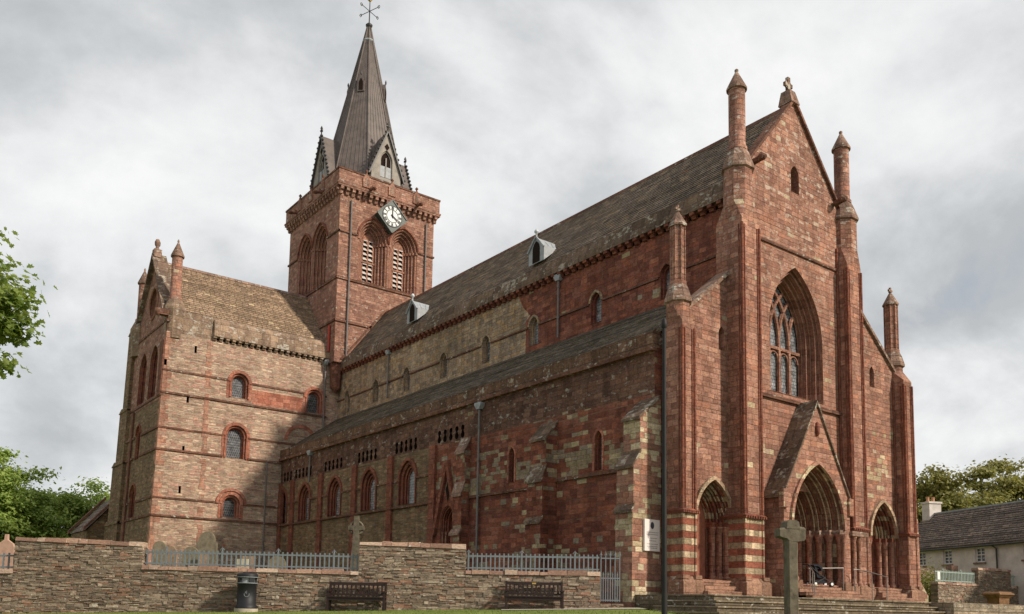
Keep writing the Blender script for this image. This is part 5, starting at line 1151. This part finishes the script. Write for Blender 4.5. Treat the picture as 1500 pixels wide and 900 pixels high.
LP = thing('pole', (-23.9, -13.15, .2), 'slim dark metal pole with a small knob top standing in front of the west front', 'pole')
MB().lathe((-23.9, -13.15), [(.056, -.5), (.056, 1.4), (.05, 1.45), (.034, 6.35)], 12).build('shaft', 'polemetal', LP)
MB().lathe((-23.9, -13.15), [(.036, 6.33), (.055, 6.36), (.06, 6.42), (.045, 6.5), (.02, 6.54)], 12).build('knob', 'polemetal', LP)
# ================================================================== GRAVES
FC = Vector((-.5959, -.8028, 0)); ra = math.atan2(FC.y, FC.x) + PI / 2
def grave(x, y, zt, w, kind, m, label, name='gravestone', rz=0, z0=.6, th=.16):
    T = thing(name, (x, y, z0), label, 'gravestone', 'gravestones behind the railing'); mt = Matrix.Translation((x, y, 0)) @ Matrix.Rotation(ra + rz, 4, 'Z'); h = w / 2
    Mf = lambda a, z, d: (a, d, z)
    if kind == 'round': P = [(-h, z0), (h, z0), (h, zt - h * 1.05), (h * .8, zt - h * .95)] + [(h * .8 * math.cos(t), zt - h * .8 + h * .8 * math.sin(t)) for t in np.linspace(0.1, PI - .1, 9)] + [(-h * .8, zt - h * .95), (-h, zt - h * 1.05)]
    elif kind == 'arch': P = [(-h, z0), (h, z0)] + [(h * math.cos(t), zt - h + h * math.sin(t)) for t in np.linspace(0, PI, 11)]
    elif kind == 'gable': P = [(-h, z0), (h, z0), (h * 1.1, zt - h * 1.7), (h * .9, zt - h * 1.2), (h * .2, zt - .25), (h * .16, zt), (-h * .16, zt), (-h * .2, zt - .25), (-h * .9, zt - h * 1.2), (-h * 1.1, zt - h * 1.7)]
    else: P = [(-h, z0), (h, z0), (h, zt), (-h, zt)]
    MB().prism(P, Mf, -th / 2, th / 2).xf(mt).build('slab', m, T)
    MB().box(-h - .12, h + .12, -th, th, z0 - .5, z0 + .25).xf(mt).build('plinth', m, T)
    return T
grave(-21.25, 21.15, 4.40, 1.08, 'round', 'grave1', 'largest grey green gravestone with shouldered round top before the lit transept')
grave(-23.85, 20.5, 3.72, .62, 'arch', 'grave1', 'rounded grey gravestone hidden half behind the end of the tall left wall', rz=.1)
grave(-22.9, 22.2, 3.65, .95, 'arch', 'grave3', 'low broad brown gravestone with a curved head behind the railing', rz=-.08)
grave(-22.3, 20.4, 3.52, .85, 'arch', 'grave1', 'mossy arched gravestone left of the largest shouldered one')
grave(-21.9, 19.6, 3.2, .5, 'flat', 'grave3', 'narrow flat-topped reddish gravestone between two arched ones')
grave(-20.9, 16.9, 2.85, .6, 'flat', 'grave4', 'small pale square gravestone low behind the railing, above the bin')
grave(-20.3, 17.6, 3.05, .62, 'flat', 'grave3', 'flat-topped brown gravestone right of the small pale one')
grave(-30.65, 20.4, 3.62, .72, 'gable', 'grave2', 'pink gravestone with a gabled head rising to a small knob beyond the wall end')
grave(-31.6, 21.2, 3.3, .62, 'arch', 'grave3', 'weathered brown gravestone cut by the left edge of the view')
grave(-18.3, 18.8, 3.2, .9, 'arch', 'grave1', 'dark arched gravestone standing in the shade of the north aisle')
CX = Vector((-17.8, 11.08, 0)); CC = thing('celtic_cross', (CX.x, CX.y, .8), 'tall grey green ringed cross on a pedestal left of the high wall section', 'cross')
mt = Matrix.Translation(CX) @ Matrix.Rotation(ra, 4, 'Z'); k_ = lambda mb, nm: mb.xf(mt).build(nm, 'cross', CC)  # darker stone colour stands in for the shade on this cross
k_(MB().loft([[(a * w, b_ * w * .7, z) for a, b_ in ((-1, -1), (1, -1), (1, 1), (-1, 1))] for z, w in ((2.2, .22), (3.7, .14), (4.8, .11))]), 'shaft')
k_(MB().box(-.36, .36, -.09, .09, 4.14, 4.34), 'arms'); k_(MB().tube([(.3 * math.cos(t), 0, 4.24 + .3 * math.sin(t)) for t in np.linspace(0, 2 * PI, 21)], .055, 6), 'ring')
k_(MB().loft([[(a * w, b_ * w, z) for a, b_ in ((-1, -1), (1, -1), (1, 1), (-1, 1))] for z, w in ((.4, .65), (1.5, .6), (1.5, .5), (2.25, .42))]), 'pedestal')
# ================================================================== RIGHT: WALL, PLANTER, HOUSE
RW = thing('garden_wall', (29, 5, 1.5), 'stone wall with a high middle section below the harled house', 'wall')
def mat_line(a, b):
    a = Vector(a); b = Vector(b); t = (b - a).normalized(); n = Vector((-t.y, t.x, 0)); return Matrix(((t.x, n.x, 0, a.x), (t.y, n.y, 0, a.y), (0, 0, 1, 0), (0, 0, 0, 1))), (b - a).length
rs = random.Random(77)
for x0, x1, y0, y1, zt in ((23.9, 29.15, 5.4, 5.08, 2.92), (29.15, 33.2, 5.08, 4.62, 4.1), (33.2, 44, 4.62, 3.6, 2.9)):
    mw_, L_ = mat_line((x0, y0, 0), (x1, y1, 0)); mb = MB(); stonework(mb, 0, L_, lambda a: zt, 1.2, rs); mb.loft([[(s, .05, .4), (s, .55, .4), (s, .5, zt - .01), (s, .06, zt - .01)] for s in (.02, L_ - .02)])
    m2 = MB(); stonework(m2, 0, .5, lambda a: zt, 1.2, rs); m2.v = [(y, x, z) for x, y, z in m2.v]; mb.add(m2.v, m2.f); mb.xf(mw_); mb.build('wall_section', 'flag', RW)
    mb = MB(); coursed_cope(mb, 0, L_, lambda a: zt, rs); mb.xf(mw_); mb.build('coping', 'cope', RW)
mr, L = mat_line((23.95, 5.4, 0), (29.1, 5.08, 0)); railing(0.05, L, 3.1, 3.1, 3.92, 3.92, 'pale green iron railing with a white sign left of the high garden wall', 27, 'greeniron', mr, group='railings on the garden wall')
mb = MB().box(.28, .58, .18, .22, 3.25, 3.8); mb.xf(mr); tag(mb.build('small_sign', 'white'), 'small blank white sign fixed to the pale green railing', 'sign')
mr2, L2 = mat_line((33.25, 4.62, 0), (44, 3.6, 0)); railing(0.05, L2, 3.1, 3.1, 3.92, 3.92, 'pale green iron railing right of the high garden wall, cut by the picture edge', 48, 'greeniron', mr2, group='railings on the garden wall')
PL = thing('planter', (25.1, 2.1, 1.4), 'orange brown timber planter with a flared rim before the garden wall', 'planter')
mt = Matrix.Translation((25.1, 2.05, 0)) @ Matrix.Rotation(R(-12), 4, 'Z')
sq_ = lambda w, d, z: [(a * w, b_ * d, z) for a, b_ in ((-1, -1), (1, -1), (1, 1), (-1, 1))]
MB().loft([sq_(.46, .4, 1.35), sq_(.5, .44, 2.02)]).xf(mt).build('box', 'planter', PL); MB().loft([sq_(.52, .46, 2.0), sq_(.70, .62, 2.2), sq_(.74, .66, 2.22), sq_(.72, .64, 2.3), sq_(.55, .48, 2.42)]).xf(mt).build('flared_lid', 'planter', PL)
# house
he = Vector((-.43, -.903, 0)).normalized(); HA = Vector((39.2, 15.2, 0)) - he * 1.9; hn_ = Vector((he.y, -he.x, 0))   # outward
MH = Matrix(((he.x, -hn_.x, 0, HA.x), (he.y, -hn_.y, 0, HA.y), (0, 0, 1, 0), (0, 0, 0, 1)))
HO = thing('house', tuple(HA + Vector((-2, -5, 1))), 'long pale harled house with stone slate roof and white sash windows', 'house'); LH = 26; DH = 6.4; RZ = 9.75
hb = lambda mb, nm, m, par=HO: mb.xf(MH).build(nm, m, par)
wins = [3.15, 6.35, 10.0, 14.9, 19.4]
mb = MB(); Mh = lambda a, z, d: (a, d, z)
mb.wall([(0, .3), (LH, .3), (LH, 6.35), (0, 6.35)], [[(s - .52, 5.02), (s - .52, 6.22), (s + .52, 6.22), (s + .52, 5.02)] for s in wins], Mh)
mb.poly([(0, 0, .3), (0, DH, .3), (0, DH, 6.35), (0, DH / 2, RZ), (0, 0, 6.35)]); mb.poly([(LH, 0, .3), (LH, DH, .3), (LH, DH, 6.35), (LH, DH / 2, RZ), (LH, 0, 6.35)]); mb.poly([(0, DH, .3), (LH, DH, .3), (LH, DH, 6.35), (0, DH, 6.35)])
hb(mb, 'wall', 'harl')
mb = MB(); mb.loft([[(a, -.25, 6.28), (a, DH / 2, RZ), (a, DH + .25, 6.28), (a, DH + .25, 6.4), (a, DH / 2, RZ + .14), (a, -.25, 6.42)] for a in (-.12, LH)]); courses(mb, (-.12, -.27, 6.44), (LH, -.27, 6.44), (-.12, DH / 2, RZ + .16), (LH, DH / 2, RZ + .16), 18, .05); roof = hb(mb, 'roof', 'hslate')
hb(MB().box(-.12, LH, DH / 2 - .12, DH / 2 + .12, RZ + .1, RZ + .24), 'ridge', 'lead', roof)
hb(MB().tube([(-.1, -.3, 6.3), (LH, -.3, 6.3)], .07, 8), 'gutter', 'blackiron'); hb(MB().tube([(11.6, -.3, 6.28), (11.85, -.1, 6.0), (11.9, -.08, 1)], .06, 8), 'drainpipe', 'blackiron')
for s in wins:
    mb = MB().box(s - .52, s + .52, .12, .2, 5.02, 5.12); mb.box(s - .52, s + .52, .12, .2, 6.12, 6.22); mb.box(s - .52, s - .42, .12, .2, 5.12, 6.12); mb.box(s + .42, s + .52, .12, .2, 5.12, 6.12)
    mb.box(s - .42, s + .42, .12, .2, 5.59, 5.66); mb.box(s - .025, s + .025, .13, .19, 5.12, 6.12)
    for z in (5.36, 5.88): mb.box(s - .42, s + .42, .14, .19, z - .018, z + .018)
    w_ = hb(mb, 'window', 'white'); hb(MB().poly([(s - .45, .18, 5.1), (s + .45, .18, 5.1), (s + .45, .18, 6.15), (s - .45, .18, 6.15)]), 'pane', 'pane', w_); hb(MB().box(s - .65, s + .65, -.1, .12, 4.9, 5.02), 'sill', 'cap', w_)
    mb = MB(); 
    for a, b_ in (((s - .52, 5.02), (s - .52, 6.22)), ((s + .52, 5.02), (s + .52, 6.22)), ((s - .52, 6.22), (s + .52, 6.22))): mb.poly([Mh(*a, 0), Mh(*b_, 0), Mh(*b_, .2), Mh(*a, .2)])
    hb(mb, 'reveal', 'harl', w_)
ch = hb(MB().box(.0, 1.0, DH / 2 - .6, DH / 2 + .6, 8.6, 11.0).box(-.08, 1.08, DH / 2 - .68, DH / 2 + .68, 10.85, 11.02), 'chimney', 'harl', HO)
for y in (-.25, .3): hb(MB().lathe((.35 , DH / 2 + y), [(.17, 11.0), (.14, 11.05), (.14, 11.5), (.17, 11.52)], 10), 'chimney_pot', 'pot', ch)
OW = thing('ruined_wall', (29.5, 9.4, 1.5), 'dark old stone wall stub in front of the leftmost house window', 'wall')
mr3, L3 = mat_line((27.8, 10.4, 0), (32.2, 8.2, 0)); MB().loft([[(s, 0, .5), (s, .6, .5), (s, .5, z), (s, .1, z)] for s, z in ((0, 4.35), (2, 4.42), (L3 - .4, 4.3), (L3, 4.5))]).xf(mr3).build('stonework', 'yard', OW)
MB().box(L3 - .3, L3 + .25, -.05, .6, 4.0, 4.62).xf(mr3).build('end_stone', 'coping', OW)
# ================================================================== TREES
def quads(P, Nn, sz, asp=.62, lobed=False):
    """leaf faces: centres P, normals Nn, sizes sz"""
    n = len(P); T = np.cross(Nn, rng.normal(size=(n, 3))); T /= np.linalg.norm(T, axis=1)[:, None] + 1e-9; B = np.cross(Nn, T)
    if lobed: sh = np.array([(-.55, 0), (-.35, .28), (-.38, .62), (-.02, .36), (.22, .62), (.30, .26), (.68, .16), (.5, 0), (.68, -.16), (.30, -.26), (.22, -.62), (-.02, -.36), (-.38, -.62), (-.35, -.28)])
    else: sh = np.array([(-.55, 0), (-.05, asp * .55), (.55, 0), (-.05, -asp * .55)])
    k = len(sh); V = P[:, None, :] + sz[:, None, None] * (sh[None, :, 0, None] * T[:, None, :] + sh[None, :, 1, None] * B[:, None, :])
    V = V + Nn[:, None, :] * (sz[:, None, None] * .22 * (np.abs(sh[None, :, 1, None]) ** 1.0))
    F = np.arange(n * k).reshape(n, k); return V.reshape(-1, 3).tolist(), F.tolist()
def tree(x, y, z0, H, rx, rz_, ncl, nl, leaf, mat, label, clr=(.9, 1.7), name='tree', lobed=False, low=-.75, group=None, limbs=26, seed=0, flat=.42, trunk=.35):
    rs = np.random.default_rng(seed); T = thing(name, (x, y, z0), label, 'tree', group)
    C0 = np.array((x, y, z0 + H - rz_)); cs = []
    while len(cs) < ncl:
        v = rs.normal(size=3); v /= np.linalg.norm(v); r_ = rs.uniform(.35, 1) ** .5
        if v[2] * r_ < low: continue
        k = 1 + .22 * math.sin(3 * math.atan2(v[1], v[0]) + seed) + .12 * math.sin(7 * v[2] + seed)
        cs.append(C0 + v * r_ * k * np.array((rx, rx, rz_)))
    cs = np.array(cs); P = []; Nn = []
    for c in cs:
        cr = rs.uniform(*clr); m_ = int(nl * rs.uniform(.6, 1.3)); q_ = rs.normal(size=(m_, 3)) * np.array((cr, cr, cr * flat)) * .62
        P.append(c + q_); u_ = q_ / (np.linalg.norm(q_, axis=1)[:, None] + 1e-6) * .5 + np.array((0, 0, .75)) + rs.normal(size=(m_, 3)) * .45; Nn.append(u_ / np.linalg.norm(u_, axis=1)[:, None])
    P = np.concatenate(P); Nn = np.concatenate(Nn); sz = leaf * rs.uniform(.6, 1.25, len(P))
    V, F = quads(P, Nn, sz, lobed=lobed); mb = MB(); mb.v = V; mb.f = F; mb.sm = [False] * len(F); mb.build('crown', mat, T)
    tk = MB(); ft = np.array((x, y, z0 + (H - 2 * rz_) * .75 + rz_ * .35))
    tk.tube([(x, y, z0 - .5), (x + .1, y, (z0 + ft[2]) / 2), tuple(ft)], [trunk, trunk * .8, trunk * .62], 10)
    for c in cs[rs.permutation(len(cs))[:limbs]]:
        m1 = ft * .55 + c * .45 + np.array((0, 0, -.1 * rz_)); m1 += rs.normal(size=3) * .3
        tk.tube([tuple(ft), tuple(m1), tuple(m1 * .35 + c * .65 + rs.normal(size=3) * .2), tuple(c)], [trunk * .42, trunk * .25, trunk * .13, trunk * .05], 6)
    tk.build('trunk', 'bark', T); return T
gL = 'trees beyond the churchyard'
tree(-23.5, 82, .8, 13.9, 6.2, 6.3, 150, 250, .40, 'leafL', 'tallest bright green sycamore at the left edge behind the wall', seed=1, group=gL)
tree(-16.2, 86, .8, 12.5, 5.4, 5.6, 120, 240, .40, 'leafL', 'broad green tree with a flat brownish top between the tallest sycamore and the lean-to', seed=2, group=gL)
tree(-9.8, 92, .8, 12.9, 5.2, 5.4, 110, 230, .40, 'leafL', 'green tree just above the sloping chapel roof left of the transept', seed=3, group=gL)
tree(-30.5, 88, .8, 14.4, 6, 6, 100, 220, .42, 'leafL', 'green tree mostly cut off by the left picture edge behind the tallest one', seed=4, group=gL)
tree(-19, 100, .8, 12.8, 5.5, 5.5, 80, 200, .45, 'leafL', 'darker tree seen through gaps behind the other churchyard trees', seed=14, group=gL)
gR = 'trees behind the house'
tree(63.5, 24.5, 1.2, 16.8, 6.4, 6.0, 115, 230, .44, 'leafR', 'olive green tree with an airy top behind the house chimney', seed=5, low=-.9, group=gR)
tree(75, 21.0, 1.2, 18.0, 6.6, 6.4, 100, 230, .45, 'leafR', 'olive brown tree with sky gaps at the right picture edge behind the roof', seed=6, low=-.9, group=gR)
tree(58.5, 30, 1.2, 13.6, 4.2, 4.6, 60, 220, .43, 'leafR', 'smaller darker tree beside the right turret of the west front', seed=7, low=-.9, group=gR)
# near maple: trunk out of the picture on the left, a few sprays reaching in
tree(-37.55, 6.95, .2, 12.0, 4.5, 3.0, 240, 220, .19, 'leafF', 'near maple whose leafy branches reach in at the left edge', clr=(.5, .95), name='maple_tree', lobed=True, seed=9, limbs=170, flat=.5, trunk=.28)
BU = thing('bush', (26.6, 7.4, 1), 'yellow green bush squeezed between the corner buttress and garden wall', 'bush')
P = np.array((26.4, 7.6, 2.6)) + rng.normal(size=(1500, 3)) * np.array((.7, .7, .75)); Nn = rng.normal(size=(1500, 3)); Nn /= np.linalg.norm(Nn, axis=1)[:, None]
V, F = quads(P, Nn, .2 * rng.uniform(.6, 1.3, 1500)); mb = MB(); mb.v = V; mb.f = F; mb.sm = [False] * len(F); mb.build('foliage', 'leafB', BU); MB().tube([(26.4, 7.6, .4), (26.4, 7.6, 2.4)], .08, 6).build('stem', 'bark', BU)
